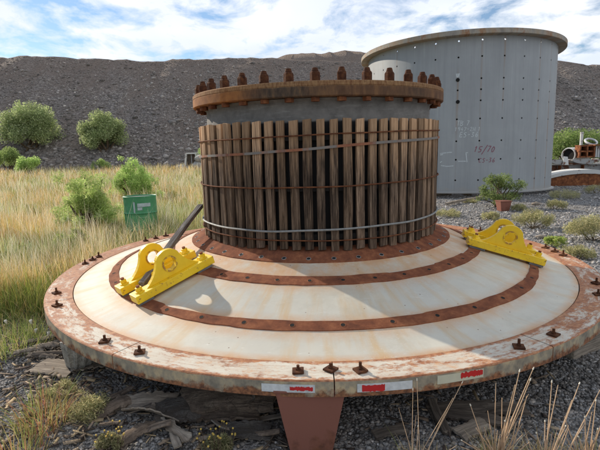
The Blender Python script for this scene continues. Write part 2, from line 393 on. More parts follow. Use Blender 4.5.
def np_mesh(name, verts, faces_list, mat, tint=None, parent=None, smooth=False):
    """faces_list: list of int arrays (m,k)"""
    me = D.meshes.new(name); verts = np.asarray(verts, np.float32)
    loops = np.concatenate([f.ravel() for f in faces_list]).astype(np.int32)
    cnt = np.concatenate([np.full(len(f), f.shape[1]) for f in faces_list]).astype(np.int32)
    st = np.concatenate([[0], np.cumsum(cnt)[:-1]]).astype(np.int32)
    me.vertices.add(len(verts)); me.vertices.foreach_set('co', verts.ravel())
    me.loops.add(len(loops)); me.loops.foreach_set('vertex_index', loops)
    me.polygons.add(len(cnt)); me.polygons.foreach_set('loop_start', st); me.polygons.foreach_set('loop_total', cnt)
    me.update(calc_edges=True)
    if tint is not None:
        at = me.attributes.new('tint', 'FLOAT_COLOR', 'POINT')
        at.data.foreach_set('color', np.concatenate([tint, np.ones((len(tint), 1))], 1).astype(np.float32).ravel())
    me.materials.append(mat)
    if smooth: me.polygons.foreach_set('use_smooth', np.ones(len(cnt), bool))
    o = D.objects.new(name, me); COL.objects.link(o)
    if parent: o.parent = parent
    return o
def tag(o, label=None, cat=None, group=None, kind=None):
    for k, v in (('label', label), ('category', cat), ('group', group), ('kind', kind)):
        if v: o[k] = v
    return o
def empty(name, loc=(0, 0, 0), rz=0, label=None, cat=None, group=None, rot=None):
    o = D.objects.new(name, None); COL.objects.link(o); o.location = tuple(loc); o.rotation_euler = rot or (0, 0, rz); o.empty_display_size = .1
    return tag(o, label, cat, group)
def copy_tree(o, parent=None):
    c = o.copy(); COL.objects.link(c); c.parent = parent
    for ch in [x for x in COL.objects if x.parent == o]: copy_tree(ch, c)
    return c

# ------------------------------------------------------------------ ground
def axis(lo, hi, near_lo, near_hi, nstep, far):
    a = list(np.arange(near_lo, near_hi, nstep)); x = near_lo; st = nstep
    L = []
    while x > lo: st *= far; x -= st; L.append(x)
    R = []; x = near_hi; st = nstep
    while x < hi: st *= far; R.append(x); x += st
    return np.array(sorted(L) + a + R)
gx = axis(-600, 600, -5, 7, .12, 1.12); gy = axis(-200, 900, 1, 10, .12, 1.10)
X, Y = np.meshgrid(gx, gy)
Z = gz(X, Y) + rng.normal(0, .004, X.shape)
idx = np.arange(X.size).reshape(X.shape)
fc = np.stack([idx[:-1, :-1], idx[:-1, 1:], idx[1:, 1:], idx[1:, :-1]], -1).reshape(-1, 4)
def make_ground():
    m = Mt('gravel_ground', .95, 0, .15)
    x, y, z = m.sep()
    pc = m.voro(38, out='Color'); g = m.n('ShaderNodeSeparateColor'); m.put(g.inputs[0], pc)
    gr = m.ramp(g.outputs[0], (0, (.10, .095, .093)), (.5, (.20, .195, .19)), (1, (.36, .35, .34)))
    gr = m.mix(m.ramp(m.noise(.7, 5), (.4, 0), (.7, .6)), gr, (.17, .145, .12))
    pd = m.voro(38)
    soil = m.ramp(m.noise(6, 8, .7), (.3, (.10, .075, .055)), (.7, (.24, .185, .13)))
    soil = m.mix(m.ramp(m.noise(1.2, 5), (.45, 0), (.65, .7)), soil, (.30, .235, .13))
    # soil and litter lie on the left field, gravel on the right-hand yard
    f = m.math('ADD', m.math('MULTIPLY', x, -.5), m.math('MULTIPLY', m.math('SUBTRACT', m.noise(.9, 6), .5), 3.0))
    f = m.math('ADD', f, m.math('MULTIPLY', m.math('SUBTRACT', y, 9.5), .13))
    m.col(m.mix(m.ramp(f, (.9, 0), (1.25, 1)), gr, soil))
    h = m.math('ADD', m.math('MULTIPLY', pd, -1.0), m.math('MULTIPLY', m.noise(20, 6), .5))
    m.bump(h, .9, .02)
    return m.m
ground = np_mesh('ground', np.stack([X, Y, Z], -1).reshape(-1, 3), [fc], make_ground()); tag(ground, kind='structure')

# ------------------------------------------------------------------ embankment of mine waste
crest_px = [(-60, 56), (0, 57), (60, 57.5), (150, 61), (200, 60), (250, 58.5), (300, 60), (430, 62), (560, 62), (585, 65), (640, 67)]
CY = 64.0
cp = np.array([AT(a, b, CY) for a, b in crest_px])
def crest(x): return np.interp(x, cp[:, 0], cp[:, 2])
def fbm(x, y, sc, o=4):
    return mnoise.fractal(Vector((x * sc, y * sc, 3.3)), 1.0, 2.1, o)
bx = np.linspace(-120, 120, 420); bs = np.linspace(-.06, 1, 74)
rows = []
for s_ in bs:
    z0 = .30
    for x in bx:
        y = 44 + 20 * s_ + 1.4 * fbm(x, s_ * 20, .06)
        cz = float(crest(x)) + .12 * fbm(x, 0, .35) + .10 * fbm(x, 7, 1.2)
        z = z0 + (cz - z0) * s_ + .7 * fbm(x, s_ * 2.5, .13, 3) * math.sin(PI * min(1, max(0, s_))) + .16 * fbm(x, y, .3, 5) * min(1, max(0, 6 * (s_ + .05))) - .25 * math.sin(PI * max(0, s_))
        rows.append((x, y, z))
nb = len(bx); back = [(x, 70 + 0 * x, float(crest(x)) + .3 * fbm(x, 3, .5)) for x in bx] + [(x, 110, float(crest(x)) - 1) for x in bx]
V = np.array(rows + back); idx = np.arange(len(V)).reshape(-1, nb)
fc = np.stack([idx[:-1, :-1], idx[:-1, 1:], idx[1:, 1:], idx[1:, :-1]], -1).reshape(-1, 4)
def make_bank():
    m = Mt('waste_rock', .95, 0, .1)
    g = m.n('ShaderNodeSeparateColor'); m.put(g.inputs[0], m.voro(5.5, out='Color'))
    c = m.ramp(g.outputs[0], (0, (.12, .105, .097)), (.6, (.22, .195, .178)), (1, (.36, .325, .29)))
    c = m.mix(m.ramp(m.noise(.12, 5), (.4, 0), (.65, .6)), c, (.155, .12, .10))
    slide = m.ramp(m.noise(1.0, 5, .6, m.scale((.22, .035, .035))), (.42, 0), (.6, .6))
    c = m.mix(slide, c, (.20, .155, .125))
    zb = m.math('ADD', m.math('MULTIPLY', m.sep()[2], .055), m.math('MULTIPLY', m.noise(.3, 5), .6))
    c = m.mix(m.ramp(zb, (.72, 0), (1.0, .55)), c, (.23, .175, .14))
    m.col(c).bump(m.math('ADD', m.voro(4.5), m.noise(3, 8, .7)), 1.0, .14)
    return m.m
Mbank = make_bank()
bank = np_mesh('embankment_hill', V, [fc], Mbank); tag(bank, kind='structure')
def bank_at(x, s_):
    """interpolate the bank surface"""
    fx = np.clip((x + 120) / 240 * (nb - 1), 0, nb - 2); fs = np.clip((s_ + .06) / 1.06 * 73, 0, 72)
    i = fx.astype(int); j = fs.astype(int); u = (fx - i)[:, None]; v = (fs - j)[:, None]
    P = V[:74 * nb].reshape(74, nb, 3)
    return (P[j, i] * (1 - u) + P[j, i + 1] * u) * (1 - v) + (P[j + 1, i] * (1 - u) + P[j + 1, i + 1] * u) * v
# a farther spoil heap behind the embankment
hx = np.linspace(-60, 90, 160); hs = np.linspace(0, 1, 14); HV = []
fp = np.array([AT(a, b, 115) for a, b in [(180, 68), (268, 60), (285, 56), (300, 54), (318, 52), (332, 53), (345, 50), (362, 50.5), (400, 55), (450, 60), (520, 66)]])
for s_ in hs:
    for x in hx:
        zt = float(np.interp(x, fp[:, 0], fp[:, 2])) + .5 * fbm(x, 1, .25)
        HV.append((x, 90 + 25 * s_, 2 + (zt - 2) * s_ + .6 * fbm(x, s_ * 25, .2)))
for x in hx: HV.append((x, 135, 4))
idx = np.arange(len(HV)).reshape(-1, len(hx)); fc = np.stack([idx[:-1, :-1], idx[:-1, 1:], idx[1:, 1:], idx[1:, :-1]], -1).reshape(-1, 4)
tag(np_mesh('far_hill', np.array(HV), [fc], Mbank), kind='structure')

# ---- rocks and stones as merged stuff
import bmesh
def ico(sub):
    b = bmesh.new(); bmesh.ops.create_icosphere(b, subdivisions=sub, radius=1); b.verts.ensure_lookup_table()
    v = np.array([x.co[:] for x in b.verts]); f = np.array([[w.index for w in q.verts] for q in b.faces]); b.free(); return v, f
ICO1, ICO2 = ico(1), ico(2)
def snoise0(x, y, sc): return .5 + .5 * np.sin(x * sc + 2 * np.sin(y * .7)) * np.cos(y * 1.1 + 2 * np.sin(x * sc * .6))
def rocks(name, P, R, tint, mat, base=ICO1, flat=.65, rough=.22):
    n = len(P); bv, bf = base; k = len(bv)
    sc = np.stack([rng.uniform(.7, 1.3, n), rng.uniform(.7, 1.3, n), rng.uniform(flat * .6, flat * 1.3, n)], 1) * R[:, None]
    v = bv[None] * (1 + rng.uniform(-rough, rough, (n, k, 1)))
    v = v * sc[:, None]
    a, b = rng.uniform(0, 2 * PI, n), rng.normal(0, .45, n)
    cb_, sb_ = np.cos(b)[:, None], np.sin(b)[:, None]
    y, z = v[..., 1] * cb_ - v[..., 2] * sb_, v[..., 1] * sb_ + v[..., 2] * cb_
    ca, sa = np.cos(a)[:, None], np.sin(a)[:, None]
    x2, y2 = v[..., 0] * ca - y * sa, v[..., 0] * sa + y * ca
    v = np.stack([x2, y2, z], -1) + P[:, None]
    f = (bf[None] + (np.arange(n) * k)[:, None, None]).reshape(-1, 3)
    return np_mesh(name, v.reshape(-1, 3), [f], mat, np.repeat(tint, k, 0))
n = 60000
s_ = rng.beta(1.0, 1.25, n); x = rng.uniform(-78, 78, n)
P = bank_at(x, s_); R = np.clip(rng.lognormal(-2.7, .55, n) * (1.25 - .5 * s_), .04, .6)
t = rng.uniform(.12, .34, n) * np.where(rng.random(n) < .06, 1.7, 1) * (.8 + .5 * snoise0(P[:, 0], s_ * 6, .12)); t = np.stack([t * 1.10, t * .98, t * .88], 1)
tag(rocks('bank_rubble', P, R, t, M['bankrock'], rough=.32), kind='stuff')
n = 800   # larger boulders along the toe and the crest
x = rng.uniform(-70, 70, n); s_ = np.where(rng.random(n) < .6, rng.uniform(-.02, .22, n), rng.uniform(.93, 1.0, n))
P = bank_at(x, s_); R = rng.uniform(.10, .34, n) * np.where(s_ > .5, .45, 1)
t = rng.uniform(.13, .30, n); t = np.stack([t * 1.1, t * .98, t * .88], 1)
tag(rocks('bank_boulders', P, R, t, M['bankrock'], ICO2), kind='stuff')

def stone_field(name, n, fn, rlo, rhi, base, lo=.05, hi=.24):
    P = fn(n); R = rng.uniform(rlo, rhi, len(P)) * rng.choice([1, 1, 1, 1.5], len(P))
    z = gz(P[:, 0], P[:, 1]) + R * .15
    t = rng.uniform(lo, hi, len(P)) ** 1.0; t = np.where(rng.random(len(P)) < .06, t * 1.7, t)
    w = rng.uniform(-.05, .06, len(P))
    tt = np.stack([t * (1.07 + w), t, t * (.93 - w)], 1)
    tag(rocks(name, np.column_stack([P, z]), R, tt, M['stone'], base, rough=.34), kind='stuff')
def near_pts(n):
    a = rng.uniform(-.78, .86, n); y = 2.0 + 2.9 * rng.random(n) ** 1.15
    return np.column_stack([a * y * 1.0, y])
stone_field('gravel', 60000, near_pts, .005, .0115, ICO1, .08, .33)
def mid_pts(n):
    y = 4.8 * (26 / 4.8) ** (rng.random(n) ** .8); a = rng.uniform(.12, .80, n)
    p = np.column_stack([a * y, y]); r = np.hypot(p[:, 0] - HC[0], p[:, 1] - HC[1]); return p[r > 2.3]
stone_field('yard_gravel', 30000, mid_pts, .010, .026, ICO1, .14, .42)

# ------------------------------------------------------------------ grass and plants
def blades(P, H, Wd, az, lean, tint, tip=None):
    """tapered curved blades; P (n,3)"""
    n = len(P); ts = np.array([0, .35, .7, 1.0]); d = np.stack([np.cos(az), np.sin(az)], 1)
    side = np.stack([-np.sin(az + rng.normal(0, .8, n)), np.cos(az)], 1); side /= np.linalg.norm(side, axis=1)[:, None]
    vs = []
    for i, t in enumerate(ts):
        c = np.column_stack([P[:, :2] + d * (lean * H * t ** 1.8)[:, None], P[:, 2] + H * t * (1 - .25 * np.minimum(lean, 1.2) * t)])
        w = Wd * (1 - t) ** .6 * .5 + (0.0 if t < 1 else 0)
        if i < 3:
            o = np.column_stack([side * w[:, None], np.zeros(n)]); vs += [c - o, c + o]
        else: vs.append(c)
    v = np.stack(vs, 1); b = (np.arange(n) * 7)[:, None]
    q = np.concatenate([b + np.array([[0, 1, 3, 2]]), b + np.array([[2, 3, 5, 4]])]); tr = b + np.array([[4, 5, 6]])
    tt = np.repeat(tint[:, None], 7, 1).copy()
    if tip is not None: tt[:, 4:] = tt[:, 4:] * .35 + tip[:, None] * .65
    return v.reshape(-1, 3), q, tr, tt.reshape(-1, 3)
def blade_obj(name, parts, mat, parent=None):
    V_, Q, T, C, o = [], [], [], [], 0
    for v, q, t, c in parts:
        V_.append(v); Q.append(q + o); T.append(t + o); C.append(c); o += len(v)
    return np_mesh(name, np.concatenate(V_), [np.concatenate(Q), np.concatenate(T)], mat, np.concatenate(C), parent)
STRAW = np.array([[.62, .45, .19], [.70, .55, .30], [.50, .34, .15], [.52, .45, .16], [.36, .40, .12], [.60, .41, .16], [.78, .70, .50]])
GREENY = np.array([[.24, .33, .08], [.32, .40, .10], [.42, .44, .13], [.19, .27, .07], [.52, .48, .20]])
def pick(pal, n, p=None): return pal[rng.choice(len(pal), n, p=p)] * rng.uniform(.75, 1.2, (n, 1))
def field_pts(n, ylo, yhi, alo, ahi):
    y = ylo * (yhi / ylo) ** rng.random(n); a = rng.uniform(alo, ahi, n)
    p = np.column_stack([a * y, y])
    return p
def snoise(x, y, sc, ph=0):
    return .5 + .5 * np.sin(x * sc + ph + 1.7 * np.sin(y * sc * .7 + ph)) * np.cos(y * sc * 1.1 - ph + 1.3 * np.sin(x * sc * .6))
parts = []
def add_grass(p, hlo, hhi, wk, pal, prob=None, leanm=.35, tipc=(.76, .68, .50), tipp=.4):
    r = np.hypot(p[:, 0] - HC[0], p[:, 1] - HC[1]); q = p[:, 1] * -.372 - p[:, 0]; p = p[(r > 2.66) & ~((np.abs(q - .0) < .42) & (p[:, 1] > 6.6) & (p[:, 1] < 9.0) & (rng.random(len(p)) < .8))]
    d = p[:, 1]; n = len(p)
    pn = snoise(p[:, 0], p[:, 1], 1.9, 2) * .6 + snoise(p[:, 0], p[:, 1], 4.3, 5) * .4
    H = rng.uniform(hlo, hhi, n) * (.45 + 1.0 * pn)
    Wd = np.clip(wk * d, .004, .05) * rng.uniform(.7, 1.4, n)
    tint = pick(pal, n, prob)
    q1 = snoise(p[:, 0], p[:, 1], .8, 7)[:, None]; q2 = snoise(p[:, 0], p[:, 1], 2.6, 3)[:, None]
    tint = tint * (.72 + .55 * q2) * np.where(q1 > .6, np.array([[1.1, 1.0, .8]]), np.where(q1 < .35, np.array([[.85, 1.0, .9]]), 1.0))
    tip = np.where(rng.random((n, 1)) < tipp, np.array([tipc]), tint)
    P3 = np.column_stack([p, gz(p[:, 0], p[:, 1]) - .02])
    parts.append(blades(P3, H, Wd, rng.uniform(0, 2 * PI, n), np.abs(rng.normal(leanm, .25, n)), tint, tip))
# far and middle field
def thin(p):     # scruffy: trodden gaps between the stands of grass
    g_ = .6 * snoise(p[:, 0], p[:, 1], 2.2, 9) + .4 * snoise(p[:, 0], p[:, 1], 6.1, 1)
    return p[rng.random(len(p)) < np.clip((g_ - .22) * 3.2, .10, 1)]
def left_mask(p):   # the field lies left of a line running away behind the head
    e = 1.2 + .14 * (p[:, 1] - 8) + .6 * np.sin(p[:, 1] * .6)
    return p[p[:, 0] < e]
p = left_mask(field_pts(90000, 7.2, 46, -.82, .22)); p = thin(p); add_grass(p, .34, .66, .0011, STRAW, [.2, .2, .15, .13, .10, .14, .08])
p = thin(left_mask(field_pts(34000, 4.6, 9.5, -.80, -.30))); m_ = p[:, 0] < -2.45
add_grass(p[m_], .28, .62, .0009, STRAW, [.18, .17, .14, .15, .16, .12, .08])
p = left_mask(field_pts(9000, 4.8, 34, -.80, .18)); p = p[p[:, 0] < -2.0 + .2 * (p[:, 1] - 8).clip(0)]   # tall oat stems with pale heads
add_grass(p, .62, .95, .0007, STRAW[[0, 1, 6]], None, .3, (.92, .88, .74), .9)
# greener growth in patches
p = left_mask(field_pts(56000, 4.4, 36, -.80, .10)); p = p[(snoise(p[:, 0], p[:, 1], .55, 1) > .47) & (p[:, 0] < -2.2)]
add_grass(p, .25, .58, .0012, GREENY, None, .45, (.5, .5, .25), .2)
p = np.column_stack([rng.uniform(-5.4, -1.3, 16000), rng.uniform(7.6, 12.5, 16000)]); p = p[(snoise(p[:, 0], p[:, 1], 1.5, 4) > .35)]
add_grass(p, .25, .60, .0012, GREENY * 1.25, None, .5, (.55, .5, .22), .35)
p = np.column_stack([rng.uniform(-4.2, -1.95, 5200), rng.uniform(3.2, 4.9, 5200)]); p = p[rng.random(5200) < np.clip((p[:, 1] - 3.2) * .9 + (-2.4 - p[:, 0]) * .5, .04, 1)]
add_grass(p, .10, .34, .0012, np.concatenate([STRAW[:4], GREENY[:3]]), None, .6, (.6, .52, .34), .3)
p = np.column_stack([rng.normal(-3.05, .38, 9000), rng.normal(5.3, .9, 9000)]); p = p[(p[:, 1] > 3.9)]
add_grass(p, .14, .36, .0012, np.array([[.12, .19, .06], [.17, .25, .08], [.24, .30, .09]]), None, .5, (.2, .24, .08), .2)
field = blade_obj('dry_grass', parts, M['grass']); tag(field, kind='stuff')

def tuft(name, loc, n, h, spread, w, pal, lean, label, cat, group=None, tipc=None, tipp=0):
    a = rng.uniform(0, 2 * PI, n); r = np.sqrt(rng.random(n)) * spread
    x = loc[0] + r * np.cos(a); y = loc[1] + r * np.sin(a)
    P3 = np.column_stack([x, y, gz(x, y) - .01]) - np.array([loc[0], loc[1], 0])
    H = h * rng.uniform(.45, 1.05, n); tint = pick(pal, n)
    tip = np.where(rng.random((n, 1)) < tipp, np.array([tipc]), tint) if tipc is not None else None
    o = blade_obj(name, [blades(P3, H, np.full(n, w) * rng.uniform(.7, 1.4, n), a + rng.normal(0, .5, n), np.abs(rng.normal(lean, .22, n)), tint, tip)], M['grass'])
    o.location = (loc[0], loc[1], 0)
    return tag(o, label, cat, group)

def crown(n, clumps, leaf, pal, jit=.28, elong=2.2, droop=.0):
    """leaf quads gathered in clumps; clumps (k,4) centre + radius. returns verts, quads, tint"""
    k = len(clumps); w = clumps[:, 3] ** 2; c = rng.choice(k, n, p=w / w.sum())
    d = rng.normal(0, 1, (n, 3)); d /= np.linalg.norm(d, axis=1)[:, None]
    P = clumps[c, :3] + d * (clumps[c, 3] * rng.random(n) ** .45)[:, None]
    u = rng.normal(0, 1, (n, 3)) + d * .8; u[:, 2] -= droop; u /= np.linalg.norm(u, axis=1)[:, None]
    q = rng.normal(0, 1, (n, 3)); w_ = np.cross(u, q); w_ /= np.linalg.norm(w_, axis=1)[:, None]
    L = (leaf * rng.uniform(.6, 1.35, n))[:, None]
    v = np.stack([P - u * L * .5, P + w_ * L / elong * .5, P + u * L * .5, P - w_ * L / elong * .5], 1)
    f = (np.arange(n) * 4)[:, None] + np.arange(4)
    ct = rng.uniform(.75, 1.25, k)[c][:, None]
    return v.reshape(-1, 3), f, np.repeat(pick(pal, n) * ct, 4, 0)
def bush(name, loc, w, h, n, leaf, pal, label, cat, group=None, k=60, stems=9, open_=.0, rc=.16, base=.12, elong=2.2, depth=.85, crown_name='foliage', trunk_name='stem', droop=0.):
    r = empty(name, loc, 0, label, cat, group)
    dd = rng.normal(0, 1, (k, 3)); dd /= np.linalg.norm(dd, axis=1)[:, None]; dd[:, 2] = np.where(dd[:, 2] < -.35, -dd[:, 2], dd[:, 2])
    rad = rng.uniform(.6, 1.0, k) * (1 - open_ * rng.random(k)); cr_ = rng.uniform(.6, 1.3, k) * rc * (w + h) / 2
    hz = h * (.30 + base)
    cx = dd[:, 0] * (w / 2 - cr_ * .8) * rad; cy = dd[:, 1] * (w / 2 - cr_ * .8) * rad * depth
    up_ = (h - hz - cr_ * .7) * rng.uniform(.85, 1.06, k); cz = hz + np.where(dd[:, 2] > 0, dd[:, 2] * up_, dd[:, 2] * hz * 1.1) * rad
    cl = np.column_stack([cx, cy, cz, cr_])
    v, f, t = crown(n, cl, leaf, pal, elong=elong, droop=droop)
    v[:, 2] = np.maximum(v[:, 2], .0)
    np_mesh(crown_name, v, [f], M['leaf'], t, r)
    mb = MB()
    for i in range(stems):
        c = cl[rng.integers(k)]; b = np.array([rng.normal(0, w * .04), rng.normal(0, w * .04), -.05]); t_ = c[:3]
        mid = b * .5 + t_ * .5 + np.array([rng.normal(0, w * .03), rng.normal(0, w * .03), h * .05])
        r0 = h * .014
        mb.tube([b, mid, t_], [r0 * 1.5, r0, r0 * .4], 5)
    mb.build(trunk_name, M['stem'], r, True)
    return r
OLIVE = np.array([[.30, .40, .13], [.38, .48, .16], [.46, .57, .20], [.24, .33, .10], [.54, .62, .26]])
BRIGHT = np.array([[.40, .56, .16], [.48, .64, .20], [.32, .46, .13], [.58, .68, .28]])
SAGE = np.array([[.38, .37, .18], [.48, .45, .24], [.58, .52, .28], [.27, .29, .13], [.66, .58, .32]])
def bank_y(px, py, y):
    p = AT(px, py, y); return (p[0], p[1], p[2])
o1 = AT(33, 151, 47.0)
bush('spreading_tree', tuple(o1), 7.2, 5.3, 28000, .17, OLIVE * np.array([1.02, .94, 1.25]), 'larger, further left of two olive green trees at the foot of the rubble bank', 'tree', 'green trees at the foot of the rubble bank', 70, 9, .22, .13, .02, crown_name='crown', trunk_name='trunk')
o2 = AT(105, 154, 47.0)
bush('spreading_tree', tuple(o2), 5.8, 4.9, 20000, .17, OLIVE * np.array([1.02, .94, 1.25]), 'smaller green tree at the foot of the rubble bank, above and left of the drum', 'tree', 'green trees at the foot of the rubble bank', 55, 8, .25, .14, .02, crown_name='crown', trunk_name='trunk')
def gpt(px, d, py=None):
    a = AT(px, 150 if py is None else py, d); return (a[0], a[1], float(gz(a[0], a[1])) - .03)
bush('shrub', gpt(7, 42), 2.6, 2.5, 6000, .13, OLIVE, 'olive bush cut by the left edge of the photo in front of the bigger tree', 'shrub', None, 30)
bush('shrub', gpt(27, 37), 2.3, 1.7, 5500, .11, BRIGHT, 'bright green low bush in front of the bigger tree', 'shrub', None, 30)
bush('shrub', gpt(100, 40), 2.0, 1.2, 2500, .10, OLIVE, 'low dull green scrub below the smaller tree', 'shrub', None, 20)
bush('shrub', gpt(134, 15.0), 2.25, 1.85, 15000, .085, BRIGHT * 1.05, 'leafy bright green bush standing behind the green drum', 'shrub', None, 80, 16, .5, .085, -.05, 5)
bush('shrub', gpt(80, 8.8), 1.75, 1.75, 16000, .07, BRIGHT * np.array([1.1, 1.0, 1.1]), 'feathery pale green bush in the tall grass left of the green drum', 'shrub', None, 85, 20, .65, .07, .0, 6.5)
bush('shrub', gpt(204, 40), 1.7, 2.0, 2500, .12, BRIGHT, 'yellowish green bush half hidden behind the left edge of the slatted barrel', 'shrub', None, 20)
bush('shrub', gpt(575, 31), 5.6, 2.9, 12000, .15, BRIGHT * .6, 'wide green bush behind the scrap metal at the right edge', 'shrub', None, 60, 9, .2)
bush('shrub', gpt(62, 6.9), .8, .62, 5000, .05, GREENY, 'low dark green weed clump beside the far left of the rim', 'shrub', None, 30, 8, .3, .14, .1, 4)
bush('shrub', tuple(G(499, 208)), 1.55, 1.22, 5200, .075, OLIVE * .62, 'straggly green bush growing around the rusty block in front of the grey tank', 'shrub', None, 42, 18, .35, .085, -.05, 5)
MIXW = np.concatenate([GREENY, STRAW[[2, 4]]]) * .9
for (px, d, w, h, n, pal, lab) in (
    (115, 9.4, .85, .62, 3200, GREENY, 'low yellow green weed between the feathery bush and the green drum'),
    (182, 9.8, .95, .70, 3600, MIXW, 'yellow green weed between the green drum and the leaning timber'),
    (58, 7.6, .8, .60, 2800, MIXW, 'straggly brownish weed in the tall grass below the feathery bush'),
    (14, 6.6, .75, .50, 2600, GREENY * .8, 'dull green weed in the grass at the left edge above the seed heads'),
    (168, 14, 1.1, .85, 3000, MIXW, 'brownish weed behind the right side of the green drum'),
    (22, 12, 1.0, .75, 2600, MIXW, 'straw coloured weed clump in the middle of the field near the left edge'),
    (40, 5.5, .55, .42, 2600, GREENY * .75, 'dark green weed against the far left of the rim')):
    bush('weed', gpt(px, d), w, h, n, .05, pal, lab, 'weed', None, 40, 14, .65, .08, -.05, 7)
LOW = 'pale low tussocks on the yard gravel'
for (px, py, w, h, n, lab) in (
    (533, 227, .80, .40, 2600, 'rounded pale saltbush on the gravel behind the right pair of yellow lugs'),
    (592, 240, .95, .50, 3400, 'largest pale yellow tussock on the gravel at the right edge, beyond the rim'),
    (491, 219, .48, .19, 900, 'small flat tussock just behind the left end of the right yellow lugs'),
    (448, 216, .75, .18, 1200, 'wide flat pale tussock beside the right side of the slatted barrel'),
    (555, 209, .55, .30, 1100, 'grey green tussock on the gravel between the tank base and the saltbush'),
    (563, 199, 1.1, .34, 1400, 'long olive tussock at the right foot of the grey tank'),
    (595, 194, .8, .40, 900, 'pale tussock by the white arched scrap at the right edge'),
    (556, 246, .38, .20, 900, 'small bright green weed just outside the right rim bolts'),
    (578, 258, .50, .22, 1100, 'yellow flowering weed hugging the right side of the rim'),
    (470, 203, .5, .15, 600, 'tiny tussock in the shade at the foot of the grey tank'),
    (520, 211, .45, .22, 800, 'small dull tussock right of the rusty block')):
    g = G(px, py); pal = GREENY * 1.3 if 'green weed' in lab else SAGE
    bush('tussock', tuple(g), w * 1.25, h * 1.0, n * 2, .05, pal, lab, 'tussock', LOW, 40, 8, .3, .13, .0, 6)

# foreground tufts
REDDY = np.array([[.46, .25, .13], [.52, .38, .15], [.38, .40, .12], [.42, .18, .11], [.30, .36, .10], [.50, .44, .18]])
tuft('grass_tuft', G(45, 432), 300, .27, .15, .0045, REDDY, .6, 'red and yellow grass tuft on the gravel in the bottom left corner', 'grass tuft', None)
tuft('grass_tuft', G(18, 470), 140, .26, .15, .004, REDDY, .5, 'reddish grass stems at the very bottom left edge', 'grass tuft', None)
tuft('grass_tuft', G(15, 352), 500, .22, .30, .004, GREENY, .5, 'thin green grass tuft between the gravel and the field at the left edge', 'grass tuft', None)
bush('grey_shrublet', tuple(G(88, 424)), .40, .19, 3400, .022, SAGE, 'grey green dwarf shrub on the gravel right of the red grass tuft', 'shrublet', None, 26, 10, .2, .16, .08, 5)
bush('grey_shrublet', tuple(G(66, 402)), .34, .16, 2200, .022, SAGE * .9, 'paler dwarf shrub behind the red grass tuft, nearest the left leg', 'shrublet', None, 22, 10, .2, .16, .08, 5)
def flower_bush(loc, w, h, label, nfl, seed):
    r = bush('flowering_weed', loc, w, h, 2600, .026, SAGE * .75, label, 'flowering weed', None, 22, 12, .3, .12, .05, 6)
    rr = random.Random(seed); mb = MB()
    st = MB()
    for i in range(nfl):
        a = rr.uniform(0, 2 * PI); q = rr.uniform(.05, .45) * w; x, y = math.cos(a) * q, math.sin(a) * q; z = h * rr.uniform(.85, 1.1)
        st.tube([(x * .5, y * .5, 0), (x, y, z)], .0014, 4)
        mb.lathe([(0, .004), (.0042, .0035), (.0056, 0), (.003, -.005), (0, -.006)], 7, Mx=Matrix.Translation((x, y, z)))
    st.build('stalk', M['stem'], r); fo = mb.build('blossoms', M['flower'], r, True); return r
M['flower'] = make_plain('yellow_blossom', (.50, .34, .07), .8, var=.4, sc=60)
M['fluff'] = make_plain('white_fluff', (.66, .62, .52), .9)
flower_bush(tuple(G(218, 462)), .25, .17, 'weed with yellow buds in front of the curled sheets, left of the brown trestle', 22, 3)
flower_bush(tuple(G(112, 458)), .20, .16, 'weed with orange buds at the bottom left between gravel and curled sheets', 16, 5)
# white seed heads by the left leg
for i, (px, py, d, lab) in enumerate(((6, 322, 3.9, 'leftmost white seed head on a thin stem beside the left rim'), (31, 322, 3.75, 'largest white seed head on a thin stem beside the left rim'), (36, 331, 3.7, 'middle white seed head on a thin stem beside the left rim'), (48.5, 334, 3.6, 'white seed head nearest the left rim on a thin stem'))):
    p_ = AT(px, py, d); g0 = float(gz(p_[0], p_[1])); r = empty('seed_head', (p_[0], p_[1], g0), 0, lab, 'seed head', 'white seed heads by the left leg')
    MB().tube([(.03, 0, -.01), (.012, 0, (p_[2] - g0) * .6), (0, 0, p_[2] - g0)], .0022, 5).build('stem', M['stem'], r)
    MB().lathe([(0, -.022), (.006, -.014), (.011, .0), (.014, .012), (.010, .020), (.006, .018), (0, .022)], 9, Mx=Matrix.Translation((0, 0, p_[2] - g0)) @ Matrix.Rotation(i * .2 - .3, 4, 'Y')).build('flower_head', M['fluff'], r, True)
# long dry stalks at the bottom right: traced fans of single stems, each rooted in the ground
def stalk_clump(root, tips, label, r0=.0042):
    r = empty('dry_stalk_clump', root, 0, label, 'dry grass', 'tall dry stalks at the bottom right')
    mb = MB()
    for (px, py, y) in tips:
        t_ = AT(px, py, y) - np.array(root); b = np.array([random.uniform(-.05, .05), random.uniform(-.05, .05), -.02])
        mid = b * .45 + t_ * .55; mid[2] += .05 * np.linalg.norm(t_[:2]) + .01; q = b * .8 + t_ * .2 + np.array([0, 0, .03])
        mb.tube([b, q, mid, t_], [r0, r0 * .85, r0 * .65, r0 * .4], 5)
        for _q in range(3):
            f_ = random.uniform(.25, .8); t2 = t_ * f_ + np.array([random.uniform(-.12, .10), random.uniform(-.1, .1), 0]); mb.tube([b * .7, b * .4 + t2 * .5 + np.array([0, 0, .02]), t2], [r0 * .8, r0 * .6, r0 * .3], 5)
        if random.random() < .6: mb.tube([t_ - (t_ - mid) * .05, t_], [r0 * .9, r0 * .5], 5, 1)
    mb.build('stalks', [M['drystalk'], M['fluff']], r, True)
    a = np.array(root); n = 320
    v = blades(np.column_stack([rng.normal(0, .06, (n, 2)), np.full(n, -.01)]), rng.uniform(.06, .22, n), np.full(n, .004), rng.uniform(0, 2 * PI, n), np.abs(rng.normal(.6, .3, n)), pick(STRAW, n))
    blade_obj('leaves', [v], M['grass'], r)
M['drystalk'] = make_plain('dry_stalk', (.58, .40, .25), .85, var=.3, sc=20)
